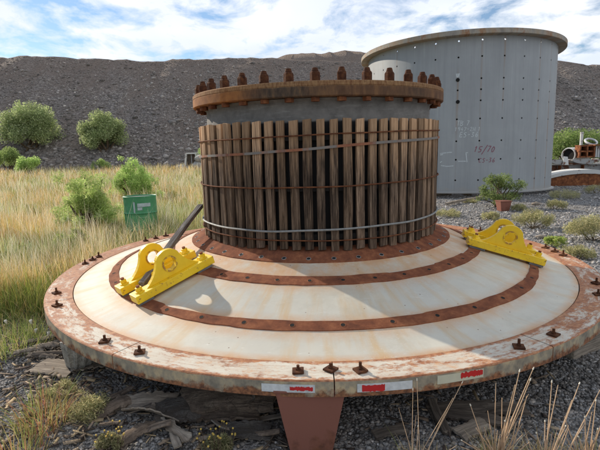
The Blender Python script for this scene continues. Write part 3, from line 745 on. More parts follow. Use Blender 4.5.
gA = G(497, 470); gB = G(545, 480); gC = G(590, 478); gD = G(418, 486)
stalk_clump(tuple(gA), [(520, 369, 1.95), (534, 367, 2.0), (531, 378, 1.9), (502, 398, 2.0), (505, 420, 1.9), (527, 396, 2.05), (476, 428, 1.9), (470, 404, 1.95), (461, 440, 1.9), (515, 385, 1.85)], 'tall straight dry stalks, second clump from the left at the bottom right')
stalk_clump(tuple(gB), [(552, 380, 2.0), (558, 385, 2.05), (580, 382, 2.1), (600, 390, 1.9), (545, 420, 2.0), (566, 425, 1.95), (572, 400, 1.9), (536, 432, 1.9)], 'branching dry stalks in the middle of the bottom right clumps')
stalk_clump(tuple(gC), [(596, 399, 1.95), (604, 404, 2.0), (585, 416, 1.9), (608, 420, 1.9), (598, 428, 1.85), (578, 436, 1.8), (606, 410, 2.0), (592, 412, 1.9)], 'arching dry stalks in the bottom right corner')
stalk_clump(tuple(gD), [(413, 388, 1.95), (417, 378, 2.0), (463, 381, 2.0), (453, 398, 1.95), (418, 425, 1.9)], 'few thin single dry stalks in front of the rim right of the brown trestle', .0024)

# ------------------------------------------------------------------ the mill head
HM = Matrix(((hA[0], hB[0], hn[0], HC[0]), (hA[1], hB[1], hn[1], HC[1]), (hA[2], hB[2], hn[2], HC[2]), (0, 0, 0, 1)))
head = empty('mill_head'); head.matrix_world = HM
tag(head, 'large cream steel mill end with rusty rim and slatted timber barrel in its middle', 'mill end')
hp = [(1.08, .37), (1.19, .335), (1.317, .285), (1.45, .236), (1.6, .196), (1.8, .14), (2.0, .082), (2.1, .05), (2.25, .016), (2.379, -.004)]
def hf(r): return float(np.interp(r, [a for a, b in hp], [b for a, b in hp]))
rr_ = np.linspace(1.08, 2.379, 26)
MB().lathe([(r, hf(r)) for r in rr_] + [(2.379, -.06), (1.9, .0), (1.08, .28)], 200).build('cone_plate', M['cone'], head, True)
for k in range(12):
    a0 = math.radians(-1 + 30 * k) + .0013; a1 = math.radians(29 + 30 * k) - .0013
    j = random.uniform(-.0015, .0015)
    prof = [(2.386, j), (2.594, j), (2.6, j - .006), (2.6, -.092), (2.386, -.092)]
    o = MB().lathe(prof, 18, a0, a1, close=True, mis=[0, 0, 1, 1, 1], caps=True).build('rim_segment', [M['rimtop'], M['rimside']], head, True)
def ragged_strip(r0, r1, amp, seed, th=.007, n=420, rag_in=True):
    rr = random.Random(seed); mb = MB(); vs = []; stp = 0; cur = [0, 0]
    for i in range(n):
        if i % 21 == 0: cur = [rr.uniform(-1, 1) * amp * .8, rr.uniform(-1, 1) * amp * .3]
        a = 2 * PI * i / n
        e0 = (cur[0] + mnoise.noise(Vector((math.cos(a) * 9, math.sin(a) * 9, seed))) * amp) * (1 if rag_in else 0); e1 = cur[1] + mnoise.noise(Vector((math.cos(a) * 14, math.sin(a) * 14, seed + 5))) * amp * .6
        for r, dz in ((r0 + e0, -.004), (r0 + e0 + .002, th), ((r0 + r1) / 2, th), (r1 + e1 - .002, th), (r1 + e1, -.004)):
            vs.append((r * math.cos(a), r * math.sin(a), hf(r) + dz))
    k = 5; fs = [(i * k + q, ((i + 1) % n) * k + q, ((i + 1) % n) * k + q + 1, i * k + q + 1) for i in range(n) for q in range(4)]
    mb.add(vs, fs, 0); return mb
def holes(mb, r, off, n=40, rad=.015, th=.007):
    sl = (hf(r + .02) - hf(r - .02)) / .04
    for i in range(n):
        a = off + 2 * PI * i / n
        Mx = Matrix.Rotation(a, 4, 'Z') @ Matrix.Translation((r, 0, hf(r) + th)) @ Matrix.Rotation(-math.atan(sl), 4, 'Y')
        mb.lathe([(0, .0012), (rad, .0012)], 12, mi=1, Mx=Mx)
        mb.lathe([(rad, .0010), (rad + .002, .0022), (rad + .005, 0)], 12, mi=2, Mx=Mx)
A0 = math.radians(-90 + 1.5)
mb = ragged_strip(2.0, 2.09, .012, 3); holes(mb, 2.047, A0); mb.build('liner_strip', [M['strip'], M['void'], M['rustb']], head)
mb = ragged_strip(1.49, 1.603, .011, 8); holes(mb, 1.55, A0 + .04); mb.build('liner_strip', [M['strip'], M['void'], M['rustb']], head)
mb = ragged_strip(1.09, 1.317, .005, 13, rag_in=False); holes(mb, 1.27, A0 + .02, th=.007); mb.build('rust_ring', [M['strip'], M['void'], M['cable']], head)
# square clamp plates with a bolt, either side of every joint of the rim
def clamp(az, r=2.51, tw=0):
    Mx = Matrix.Rotation(math.radians(az), 4, 'Z') @ Matrix.Translation((r, 0, .002)) @ Matrix.Rotation(tw, 4, 'Z')
    pl = MB().box((0, 0, .006), (.062, .062, .011), Mx=Mx @ Matrix.Rotation(random.uniform(-.05, .05), 4, 'X')).build('clamp_plate', M['studrust'], head, bevel=.0015)
    b = MB().cyl((0, 0, .011), .014, .010, 6, Mx=Mx); b.cyl((0, 0, .02), .0085, .026 + random.uniform(-.008, .012), 10, Mx=Mx); b.build('bolt', M['studrust'], pl)
az_l = [-156.2, -147.9, -125.5, -118, -95.3, -91.3, -87.7, -65.1, -57.6, -34.2, -26.8, -4.2, -.3, 3.7, 173.3, 176.3, -179.8, 149, 153, 145, 25, 29, 33, 55, 62, 85, 92, 116, 123]
for a in az_l: clamp(a, 2.49 if a == -91.3 else 2.51, random.choice((.1, .7, .9, .4)))
# tapes on the rim's edge
def tape(a0, a1, z0, z1, mat, name, parent, rr=2.6025, rag=0.0, n=14):
    vs = []; 
    for i in range(n + 1):
        a = a0 + (a1 - a0) * i / n; j0, j1 = random.uniform(-rag, rag), random.uniform(-rag, rag)
        t = i / n; zz0 = z0 + j0; zz1 = z1 + j1
        for r_, z_ in ((rr - .001, zz0), (rr + .0008, zz0), (rr + .0008, zz1), (rr - .001, zz1)): vs.append((r_ * math.cos(a), r_ * math.sin(a), z_))
    fs = [(i * 4 + q, (i + 1) * 4 + q, (i + 1) * 4 + (q + 1) % 4, i * 4 + (q + 1) % 4) for i in range(n) for q in range(4)] + [(0, 1, 2, 3), (n * 4 + 3, n * 4 + 2, n * 4 + 1, n * 4)]
    return MB().add(vs, fs).build(name, mat, parent)
def rim_az(px, py):
    d = ray(px, py); best = None
    for a in np.linspace(-PI, 0, 3000):
        P_ = HC + 2.6 * (math.cos(a) * hA + math.sin(a) * hB) - .045 * hn - CAM
        e = abs(P_[0] / P_[1] - d[0] / d[1])
        if P_[1] < HC[1] and (best is None or e < best[0]): best = (e, a)
    return best[1]
t1 = tape(rim_az(262, 390), rim_az(315, 391), -.066, -.022, M['white'], 'reflective_tape', head)
tape(rim_az(290, 390), rim_az(313, 391), -.054, -.034, M['red'], 'red_marking', t1, 2.604, .0035, 18)
t2 = tape(rim_az(357, 391), rim_az(412, 388), -.068, -.022, M['white'], 'reflective_tape', head)
tape(rim_az(362, 391), rim_az(385, 389), -.066, -.030, M['red'], 'red_marking', t2, 2.604, .003, 16)
t3 = tape(rim_az(437, 386), rim_az(483, 379), -.062, -.014, M['cream'], 'reflective_tape', head)
tape(rim_az(460, 383), rim_az(482, 379), -.046, -.016, M['red'], 'red_marking', t3, 2.604, .005, 20)
# chalk scribbles on the cone are a few small strokes
def hpt(r, az, dz=.0): a = math.radians(az); return Vector((r * math.cos(a), r * math.sin(a), hf(r) + dz))
# trunnion: painted above, coloured black behind the slats to stand for shade in the gaps
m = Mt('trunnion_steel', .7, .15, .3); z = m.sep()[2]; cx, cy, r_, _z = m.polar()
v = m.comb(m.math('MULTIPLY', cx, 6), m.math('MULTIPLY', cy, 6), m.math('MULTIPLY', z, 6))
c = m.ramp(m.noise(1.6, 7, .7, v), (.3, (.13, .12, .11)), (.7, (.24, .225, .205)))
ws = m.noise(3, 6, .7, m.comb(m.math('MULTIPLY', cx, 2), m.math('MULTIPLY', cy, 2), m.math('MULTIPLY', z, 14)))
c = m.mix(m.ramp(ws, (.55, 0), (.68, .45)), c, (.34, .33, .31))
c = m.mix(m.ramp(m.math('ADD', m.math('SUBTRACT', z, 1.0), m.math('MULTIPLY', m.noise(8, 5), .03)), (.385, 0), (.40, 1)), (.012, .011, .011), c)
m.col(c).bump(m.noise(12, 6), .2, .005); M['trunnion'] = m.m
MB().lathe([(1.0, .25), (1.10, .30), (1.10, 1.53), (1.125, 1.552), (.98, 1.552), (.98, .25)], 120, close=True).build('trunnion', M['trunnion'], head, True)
def make_flange_mat():
    m = Mt('flange_rust', .85, 0, .2)
    cx, cy, r, z = m.polar()
    v = m.comb(m.math('MULTIPLY', cx, 12), m.math('MULTIPLY', cy, 12), m.math('MULTIPLY', z, 3))
    c = m.ramp(m.noise(2.2, 8, .7, v), (.3, (.035, .027, .022)), (.5, (.085, .058, .04)), (.72, (.20, .115, .055)))
    c = m.mix(m.ramp(m.noise(1.0, 3, .6, m.scale((1, 1, .1))), (.36, .0), (.62, .35)), c, m.ramp(m.noise(16, 6), (.3, (.20, .07, .025)), (.7, (.36, .15, .05))))
    sd = m.ramp(m.math('ADD', m.math('MULTIPLY', cx, -.5), m.noise(2, 5)), (.62, 0), (.95, .9))
    c = m.mix(sd, c, m.ramp(m.noise(16, 6), (.3, (.24, .085, .028)), (.7, (.40, .165, .05))))
    band = m.ramp(m.math('ADD', m.math('SUBTRACT', z, 1.0), m.math('MULTIPLY', m.math('SUBTRACT', m.noise(5, 5), .5), .03)), (.628, 0), (.634, 1))
    c = m.mix(m.math('MULTIPLY', band, .8), c, m.ramp(m.noise(7, 6, .7, v), (.35, (.17, .07, .03)), (.65, (.38, .23, .11))))
    m.col(c).bump(m.noise(45, 6, .7, v), .4, .004)
    return m.m
FL = make_flange_mat()
fl = MB().lathe([(.97, 1.555), (1.215, 1.555), (1.223, 1.562), (1.223, 1.628), (1.219, 1.631), (1.219, 1.634), (1.222, 1.637), (1.222, 1.664), (1.216, 1.67), (.97, 1.67)], 160, close=True).build('top_flange', FL, head, True)
# studs with a nut above and below
for k in range(36):
    a = math.radians(-92.9 + 10 * k)
    P_ = Vector((1.165 * math.cos(a), 1.165 * math.sin(a), 0)); h_ = random.uniform(.085, .11)
    s = MB().cyl((*P_.xy, 1.520), .021, .245, 12).build('stud', M['studrust'], head)
    MB().cyl((*P_.xy, 1.521), .037, .033, 6, rot=random.uniform(0, 1)).build('nut', M['rust'], s, bevel=.002)
    q_ = random.uniform(0, 1); MB().cyl((*P_.xy, 1.671), .040, .060, 6, rot=q_).cyl((*P_.xy, 1.7312), .0395, .012, 6, rot=q_, r2=.031).cyl((*P_.xy, 1.7434), .028, h_ * .28, 10, r2=.020).build('nut', M['studrust'], s, bevel=.003)
# timber slats
NS = 70
for k in range(NS):
    a = 2 * PI * (k + .25) / NS + random.uniform(-.0012, .0012)
    wd = .0685 * random.uniform(.93, 1.05); th = .030 * random.uniform(.85, 1.15); z0 = .352 + random.uniform(-.012, .010); z1 = 1.388 + random.uniform(-.004, .004)
    tilt = random.uniform(-.002, .002); n = 9; vs = []; rr = 1.186 + random.uniform(-.010, .004)
    ph = random.random() * 9
    for i in range(n + 1):
        t = i / n; z = z0 + (z1 - z0) * t; sh = tilt * (t - .5) + .002 * math.sin(t * 5 + ph); w = wd * (1 + .035 * math.sin(t * 7 + ph * 2)) / 2
        for x_, y_ in ((-w, -th), (w, -th), (w, 0), (-w, 0)):
            R_ = rr + y_ + .003 * math.sin(3 * t + ph); X_ = x_ + sh
            vs.append((R_ * math.cos(a) - X_ * math.sin(a), R_ * math.sin(a) + X_ * math.cos(a), z + (.004 * (1 if x_ > 0 else -1) * math.sin(ph) if i in (0, n) else 0)))
    fs = [(i * 4 + q, i * 4 + (q + 1) % 4, (i + 1) * 4 + (q + 1) % 4, (i + 1) * 4 + q) for i in range(n) for q in range(4)] + [(3, 2, 1, 0), tuple(n * 4 + q for q in range(4))]
    MB().add(vs, fs).build('timber_slat', M['wood'], head, bevel=.0025)
def band(z, r, tilt_x, hgt, thk, mat, wob=.004, n=150, name='strap', rnd=False):
    vs = []; 
    for i in range(n):
        a = 2 * PI * i / n; zz = z + tilt_x * math.cos(a) * r + wob * mnoise.noise(Vector((math.cos(a) * 3, math.sin(a) * 3, z * 9)))
        if rnd: ring = [(r + thk * math.cos(q), zz + hgt / 2 * math.sin(q)) for q in (0, PI / 3, 2 * PI / 3, PI, 4 * PI / 3, 5 * PI / 3)]
        else: ring = [(r, zz - hgt / 2), (r + thk, zz - hgt / 2), (r + thk, zz + hgt / 2), (r, zz + hgt / 2)]
        for q, w in ring: vs.append((q * math.cos(a), q * math.sin(a), w))
    k = 6 if rnd else 4
    fs = [(i * k + q, ((i + 1) % n) * k + q, ((i + 1) % n) * k + (q + 1) % k, i * k + (q + 1) % k) for i in range(n) for q in range(k)]
    return MB().add(vs, fs).build(name, mat, head, True)
M['straprust'] = mat_rust('strap_rust', .8, 20)
m = Mt('patchy_strap', .7, .1, .3); cx, cy, r_, z_ = m.polar()
m.col(m.mix(m.ramp(m.noise(3.2, 4, .6, m.comb(cx, cy, 0.0)), (.46, 0), (.53, 1)), m.ramp(m.noise(20, 5), (.3, (.17, .06, .035)), (.7, (.34, .14, .07))), (.20, .18, .16))); M['patchy'] = m.m
band(1.272, 1.192, .021, .012, .008, M['straprust'], rnd=True)
band(1.172, 1.192, .055, .020, .005, M['patchy'], .006)
band(.868, 1.192, .014, .012, .008, M['straprust'], rnd=True)
band(.520, 1.193, .020, .018, .009, M['cable'], .01, rnd=True)
band(.436, 1.192, .0, .011, .008, M['straprust'], rnd=True)
for z_ in (1.25, .85, .46): MB().lathe([(1.105, z_ - .02), (1.155, z_ - .02), (1.155, z_ + .02), (1.105, z_ + .02)], 90, close=True).build('inner_hoop', M['void'], head, True)  # black like the trunnion, to keep the gaps between slats in painted shade

# ------------------------------------------------------------------ yellow lifting lugs
def lug(P0, P1, label, flip=1, LL=.69):
    """P0 outer end, P1 inner end of the bar's centre line, in the head's frame, on the cone"""
    P0, P1 = Vector(P0), Vector(P1); ex = (P1 - P0).normalized(); up = Vector((0, 0, 1)); ey = up.cross(ex).normalized(); ez = ex.cross(ey)
    c = (P0 + P1) / 2
    Mx = HM @ Matrix(((ex.x, ey.x, ez.x, c.x), (ex.y, ey.y, ez.y, c.y), (ex.z, ey.z, ez.z, c.z), (0, 0, 0, 1)))
    r = empty('lifting_lug'); r.matrix_world = Mx; tag(r, label, 'lifting lug', 'yellow lifting lugs bolted on the cone')
    L = LL; w = .125; h = .062
    MB().box((0, 0, h / 2 + .012), (L, w, h)).build('base_bar', M['yellow'], r, bevel=.004)
    MB().box((-L * .40, 0, .003), (.12, w * .9, .018)).build('packing_plate', M['steel'], r); MB().box((L * .36, 0, .003), (.14, w * .9, .018)).build('packing_plate', M['steel'], r)
    zt = h + .0115; hc = .098; R_ = .114; hr = .050
    # outline of the arch: foot, flank, round top
    out = []
    fx = .235
    a_t = math.radians(28)
    out.append((fx, 0)); 
    for t in np.linspace(0, 1, 7)[1:]:
        x0, z0 = fx, 0; x1, z1 = R_ * math.cos(a_t), hc + R_ * math.sin(a_t) - .012
        xx = x0 + (x1 - x0) * t; zz = z0 + (z1 - z0) * (t ** 1.15) ; xx -= .018 * math.sin(PI * t)
        out.append((xx, zz))
    for a in np.linspace(a_t, PI - a_t, 15)[1:-1]: out.append((R_ * math.cos(a), hc + R_ * math.sin(a)))
    left = [(-x, z) for x, z in reversed(out[:7])]
    out = out + left
    n = len(out)
    # plate with a hole: bridge outer loop to inner circle
    vs = []; 
    cen = (0, hc)
    inner = []
    for x, z in out:
        an = math.atan2(z - cen[1], x - cen[0]); inner.append((hr * math.cos(an), hc + hr * math.sin(an)))
    # foot edge points so that the bottom ring is covered too
    bot = [(x, 0.0) for x in np.linspace(-fx, fx, 9)[1:-1]]
    out2 = out + bot; inner2 = inner + [(hr * math.cos(math.atan2(-hc, x)), hc + hr * math.sin(math.atan2(-hc, x))) for x, z in bot]
    n = len(out2); y0, y1 = -.020, .020
    for y in (y0, y1):
        vs += [(x, y, z + zt) for x, z in out2]; vs += [(x, y, z + zt) for x, z in inner2]
    fs = []
    for i in range(n):
        j = (i + 1) % n
        fs += [(i, j, n + j, n + i), (2 * n + i, 3 * n + i, 3 * n + j, 2 * n + j), (i, 2 * n + i, 2 * n + j, j), (n + i, n + j, 3 * n + j, 3 * n + i)]
    MB().add(vs, fs).build('arch_plate', M['yellow'], r, bevel=.003)
    for y in (-.0215, .0215):
        s_ = 1 if y > 0 else -1
        MB().lathe([(hr + .0005, 0), (hr + .012, 0), (hr + .012, .006), (hr + .0005, .006)], 28, close=True, Mx=Matrix.Translation((0, y - (.001 if s_ > 0 else -.001) * 2, hc + zt)) @ Matrix.Rotation(-s_ * PI / 2, 4, 'X')).build('hole_collar', M['yellow'], r, True)
    for x in (-L * .41, L * .41):
        b = MB().cyl((x, 0, zt + .0005), .034, .008, 18); b.cyl((x, 0, zt + .009), .026, .030, 6, rot=random.random()).build('nut', M['yellow'], r, bevel=.002)
        MB().cyl((x, 0, zt + .0395), .014, .014, 10).build('bolt', M['rustb'], r)
    # small gusset lump at the foot
    MB().box((.26, 0, zt + .012), (.05, .05, .024), taper=(.5, .7)).build('foot_block', M['yellow'], r, bevel=.003)
    return r
def hp3(r, az, dz=.012): return tuple(hpt(r, az, dz))
def bar(x, y, ang, L=.69):
    """centre x,y in the head frame and heading; ends dropped onto the strips"""
    dx, dy = math.cos(ang) * L / 2, math.sin(ang) * L / 2
    e = [(x + dx, y + dy), (x - dx, y - dy)]
    res = [(a, b, hf(math.hypot(a, b)) + .012) for a, b in e]
    return res
aL = math.radians(42)
e = bar(-1.19, -1.305, aL); lug(e[1], e[0], 'front lug of the left yellow pair, nearest the camera, sunlit with a round hole')
e = bar(-1.385, -1.09, aL); lug(e[1], e[0], 'rear lug of the left yellow pair, behind the leaning timber')
aR = math.radians(-13)
e = bar(1.665, -.675, aR); lug(e[0], e[1], 'front lug of the right yellow pair, with a long base bar facing the camera')
e = bar(1.725, -.385, aR); lug(e[0], e[1], 'rear lug of the right yellow pair, mostly hidden behind its twin')

# leaning timber between the left lugs
def plank(name, p0, p1, w, t, mat, label, cat, group=None, jag=.02, roll=0, seg=8, wob=.004):
    p0, p1 = Vector(p0), Vector(p1); ex = (p1 - p0); L = ex.length; ex.normalize()
    ey = Vector((0, 0, 1)).cross(ex); ey = ey.normalized() if ey.length > .05 else Vector((0, 1, 0)); ez = ex.cross(ey)
    R_ = Matrix((ex, ey, ez)).transposed().to_4x4(); Mx = Matrix.Translation(p0) @ R_ @ Matrix.Rotation(roll, 4, 'X')
    vs = []; ph = random.random() * 7
    for i in range(seg + 1):
        u = i / seg; e = (random.uniform(-jag, jag), random.uniform(-jag, jag)) if i in (0, seg) else (0, 0)
        dy = wob * math.sin(u * 5 + ph); k = 1 + .06 * math.sin(u * 8 + ph)
        for j, (y_, z_) in enumerate(((-w / 2, -t / 2), (w / 2, -t / 2), (w / 2, t / 2), (-w / 2, t / 2))):
            vs.append((u * L + e[j % 2], y_ * k + dy, z_ * (1 + .1 * math.sin(u * 6 + ph)) + dy * .6))
    fs = [(i * 4 + q, (i + 1) * 4 + q, (i + 1) * 4 + (q + 1) % 4, i * 4 + (q + 1) % 4) for i in range(seg) for q in range(4)] + [(0, 1, 2, 3), tuple(seg * 4 + q for q in (3, 2, 1, 0))]
    o = MB().add(vs, fs).build(name, mat, None, bevel=.002); o.matrix_world = Mx
    return tag(o, label, cat, group)
M['pole'] = make_old_board('leaning_timber', (.17, .15, .135), (.36, .32, .28))
q0 = HM @ Vector((-1.46, -1.30, .155)); q1 = HM @ Vector((-1.225, -.06, .60))
plank('leaning_timber', q0, q1, .052, .040, M['pole'], 'dark weathered timber leaning from between the left yellow lugs up to the barrel', 'timber', jag=.025)

# ------------------------------------------------------------------ supports
M['greyleg'] = make_old_board('grey_leg', (.36, .35, .32), (.58, .56, .52), (14, 14, 1))
tz = .372
tr = empty('steel_trestle', (.035, 2.345, 0), math.radians(-1), 'brown painted steel trestle tapering downwards under the front of the rim', 'trestle')
for y0, y1, nm in ((-.110, -.100, 'front_plate'), (.100, .110, 'back_plate')):
    MB().prism([(-.183, tz - .012), (.183, tz - .012), (.108, 0), (-.108, 0)], y0, y1).build(nm, M['trestle'], tr, bevel=.002)
for sx in (-1, 1):
    MB().add([(sx * .168, -.099, tz - .012), (sx * .168, .099, tz - .012), (sx * .094, .099, 0), (sx * .094, -.099, 0), (sx * .178, -.099, tz - .012), (sx * .178, .099, tz - .012), (sx * .104, .099, 0), (sx * .104, -.099, 0)],
             [(0, 1, 2, 3), (4, 5, 6, 7), (0, 1, 5, 4), (1, 2, 6, 5), (2, 3, 7, 6), (3, 0, 4, 7)]).build('side_plate', M['trestle'], tr)
MB().box((0, 0, tz - .004), (.385, .235, .013)).build('top_plate', M['trestle'], tr, bevel=.002)
# fluted leg under the left of the rim
pb = G(80, 371, .02); e_ = G(64, 343, .36); d_ = HC - e_; d_[2] = 0; ptp = e_ + d_ / np.linalg.norm(d_) * .12; lg = empty('propping_leg', (pb[0], pb[1], 0), 0, 'grey ribbed leg leaning under the left side of the rim on a flat board', 'support leg')
vs = []; n = 48
for u in range(6):
    t = u / 5; z = .02 + .335 * t; r_ = .080 + .060 * t
    for i in range(n):
        a = 2 * PI * i / n; q = r_ * (1 + .06 * (1 if i % 4 < 2 else -1)); vs.append((q * math.cos(a) + (ptp[0] - pb[0]) * t, q * math.sin(a) * .8 + (ptp[1] - pb[1]) * t, z))
fs = [(u * n + i, u * n + (i + 1) % n, (u + 1) * n + (i + 1) % n, (u + 1) * n + i) for u in range(5) for i in range(n)] + [tuple(range(5 * n, 6 * n))]
MB().add(vs, fs).build('ribbed_shell', M['greyleg'], lg)
MB().box((.02, 0, .010), (.30, .24, .018)).build('foot_board', M['board'], lg)
p_ = G(583, 357); bl = empty('support_block', (p_[0] - .02, p_[1] + .1, 0), .5, 'weathered timber block packed under the right of the rim', 'support block')
for i, (sx, sy, sz, z, rz) in enumerate(((.42, .26, .15, .075, 0), (.36, .28, .13, .216, .12), (.30, .20, .10, .332, -.1))):
    MB().box((0, 0, 0), (sx, sy, sz), Mx=Matrix.Translation((0, 0, z)) @ Matrix.Rotation(rz, 4, 'Z')).build('timber_block', M['board'], bl, bevel=.008)

# ------------------------------------------------------------------ debris below the rim
def sheet(name, c, L, w, rz, mat, label, cat, group=None, curl=.06, th=.008, tilt=0.0, roll=0.0, ragg=.02, seed=0, lift=.0):
    rr = random.Random(seed); nx, ny = 22, 10; vs = []
    def hgt(u, v): return curl * (.35 * mnoise.noise(Vector((u * 1.6 + seed, v * .8, seed))) + 1.6 * (v - .5) ** 2 * (1 if seed % 4 == 1 else -.5) + .5 * math.sin(PI * u) * (1 if seed % 2 else .3)) 
    e = [[rr.uniform(-ragg, ragg) for _ in range(4)] for _ in range(24)]
    for lay in (0, 1):
        for i in range(nx):
            for j in range(ny):
                u, v = i / (nx - 1), j / (ny - 1)
                x = (u - .5) * (L + (e[j][0] + e[j][1]) * 1); y = (v - .5) * (w + e[i][2] * 2 + .06 * w * math.sin(u * 4 + seed)); z = hgt(u, v) + lay * th
                vs.append((x, y, z))
    N_ = nx * ny; fs = []
    for i in range(nx - 1):
        for j in range(ny - 1):
            a = i * ny + j; fs += [(a, a + 1, a + ny + 1, a + ny), (N_ + a, N_ + a + ny, N_ + a + ny + 1, N_ + a + 1)]
    edge = [i * ny for i in range(nx)] + [(nx - 1) * ny + j for j in range(1, ny)] + [i * ny + ny - 1 for i in range(nx - 2, -1, -1)] + [j for j in range(ny - 2, 0, -1)]
    for k in range(len(edge)):
        a, b = edge[k], edge[(k + 1) % len(edge)]; fs.append((a, b, N_ + b, N_ + a))
    o = MB().add(vs, fs).build(name, mat, None, True)
    o.location = (c[0], c[1], float(gz(c[0], c[1])) + .02 + lift); o.rotation_euler = (roll, tilt, rz)
    return tag(o, label, cat, group)
sheet('mat_slab', G(228, 413), .58, .24, .05, M['mat_'], 'thick cracked earthy slab lying under the rim just left of the brown trestle', 'slab', None, .05, .03, -.03, .3, .015, 3, .06)
sheet('mat_slab', G(222, 424), .46, .12, -.05, M['mat_'], 'narrow earthy slab below the thick cracked slab left of the brown trestle', 'slab', None, .04, .02, .0, .15, .015, 5)
sheet('rubber_sheet', G(182, 424), .30, .20, .3, M['rubber'], 'dark flat sheet overlapping the left end of the cracked slab', 'sheet', None, .05, .008, .1, .2, .01, 7, .03)
sheet('rubber_sheet', G(245, 440), .30, .14, .0, M['rubber'], 'dark flat sheet right behind the yellow budded weed', 'sheet', None, .03, .008, .0, .15, .01, 9, .01)
sheet('bark_strip', G(148, 416), .38, .10, .1, M['board'], 'broad grey strip lying in the middle of the left debris', 'strip', None, .06, .008, 0, .5, .01, 11, .03)
sheet('bark_strip', G(155, 428), .36, .12, -.2, M['board'], 'grey strip in front of the broad grey strip', 'strip', None, .05, .008, .1, -.3, .01, 13, .02)
sheet('bark_strip', G(118, 420), .26, .10, .6, M['mat_'], 'rusty brown strip at the left end of the debris', 'strip', None, .06, .008, -.2, .3, .01, 15, .02)
sheet('bark_strip', G(172, 440), .34, .05, -.7, M['board'], 'narrow grey lath slanting down to the right in the left debris', 'strip', None, .04, .008, 0, .3, .008, 17, .01)
sheet('bark_strip', G(140, 444), .30, .07, .9, M['mat_'], 'narrow brown strip slanting up to the right in the left debris', 'strip', None, .06, .008, 0, .3, .008, 19, .01)
sheet('bark_strip', G(258, 407), .34, .09, 1.0, M['boardd'], 'upturned ragged strip standing against the left side of the brown trestle', 'strip', None, .10, .008, -.35, .3, .01, 21, .08)
sheet('flat_board', G(58, 379), .34, .22, -.25, M['board'], 'mossy flat board lying on the gravel left of the ribbed leg', 'board', None, .01, .012, 0, .03, .01, 23)
sheet('flat_board', G(102, 378), .28, .13, .1, M['board'], 'pale broken board just right of the ribbed leg under the rim', 'board', None, .03, .012, 0, .05, .02, 25)
for i, (px, py, L, w, rz, lab) in enumerate((
    (38, 350, .30, .06, .35, 'thin broken lath nearest the left edge in the litter beside the rim'), (50, 357, .24, .06, .2, 'short dark lath in the middle of the litter beside the left rim'),
    (58, 365, .34, .05, .25, 'longest lath in the litter just left of the ribbed leg'), (63, 354, .20, .07, .9, 'tilted lath touching the left rim side of the litter'),
    (44, 368, .26, .05, -.2, 'lowest lath of the litter beside the left rim, near the mossy board'), (30, 362, .2, .05, .5, 'small lath on the gravel end of the litter'), (66, 342, .2, .06, .1, 'dark chip tucked under the left rim edge'))):
    sheet('broken_lath', G(px, py), L, w, rz, M['board' if i % 2 else 'boardd'], lab, 'lath', 'broken laths beside the left rim', .03, .012, .1 * (i % 3 - 1), .2, .01, 30 + i, .015)
g1, g2 = G(431, 408), G(446, 440)
plank('buried_stake', (g1[0], g1[1], .06), (g2[0], g2[1], .04), .05, .03, M['boardd'], 'grey stake lying in the gravel under the rim right of the brown trestle', 'stake')
for i, (px, py, L, w, rz, lab) in enumerate(((462, 415, .42, .12, .1, 'long weathered slab behind the tall dry stalks right of the trestle'), (480, 425, .36, .08, -.35, 'thin weathered slab slanting behind the tall dry stalks'),
                                   (472, 436, .22, .10, .5, 'pale broken slab at the foot of the tall dry stalks'), (505, 416, .26, .10, .0, 'short slab right of the long weathered slab'), (390, 438, .2, .07, .3, 'small brown slab in the dark gravel right of the trestle'))):
    sheet('weathered_slab', G(px, py), L, w, rz, M['board' if i == 2 else 'boardd'], lab, 'slab', None, .02, .016, 0, .12, .006, 50 + i, .005)

ORD = ('leftmost', 'second', 'third', 'fourth', 'fifth', 'sixth', 'seventh', 'eighth', 'ninth', 'tenth', 'eleventh', 'rightmost')
for i in range(12):
    px = 100 + i * 14.2; py = (438, 412, 428, 444, 408, 434, 420, 446, 430, 414, 441, 426)[i]; g = G(px, py); a = random.choice((random.uniform(-.35, .35), random.uniform(.5, 1.3), random.uniform(-1.2, -.5))); L = random.uniform(.10, .26)
    z0 = float(gz(g[0], g[1])) + random.uniform(.02, .06); dz = random.uniform(-.02, .05)
    plank('broken_board', (g[0], g[1], z0), (g[0] + L * math.cos(a), g[1] + L * math.sin(a), z0 + dz), random.uniform(.018, .05), random.uniform(.006, .014), M[random.choice(('board', 'boardd', 'mat_', 'boardd'))],
          ORD[i] + ('' if i in (0, 11) else ' from left') + ' of the short splintered boards under the front left rim', 'board', 'splintered boards under the front left of the rim', jag=.02, roll=random.uniform(-.5, .5), wob=.003)
# scattered litter of bark chips and twigs under the head
n = 4200; a = rng.uniform(-.78, .60, n); y = rng.uniform(2.1, 4.6, n); x = a * y
keep = rng.random(n) < np.where(x < .0, 1, .3) * np.where(a < -.45, .9, .5); x, y = x[keep], y[keep]; n = len(x)
c = np.column_stack([x, y, gz(x, y) + rng.uniform(.004, .03, n)]); an = rng.uniform(0, PI, n); L = rng.uniform(.008, .055, n); w = rng.uniform(.002, .010, n); tl = rng.normal(0, .25, n)
u = np.column_stack([np.cos(an), np.sin(an), tl]) * L[:, None]; v = np.column_stack([-np.sin(an), np.cos(an), rng.normal(0, .3, n)]) * w[:, None]; hh = np.column_stack([np.zeros(n), np.zeros(n), np.full(n, .004)])
vv = np.stack([c - u - v, c + u - v, c + u + v, c - u + v, c - u - v + hh, c + u - v + hh, c + u + v + hh, c - u + v + hh], 1)
F8 = np.array([(0, 3, 2, 1), (4, 5, 6, 7), (0, 1, 5, 4), (1, 2, 6, 5), (2, 3, 7, 6), (3, 0, 4, 7)])
ff = (F8[None] + (np.arange(n) * 8)[:, None, None]).reshape(-1, 4)
tt = pick(np.array([[.24, .18, .13], [.14, .11, .085], [.34, .26, .18], [.08, .06, .05], [.40, .30, .18]]), n)
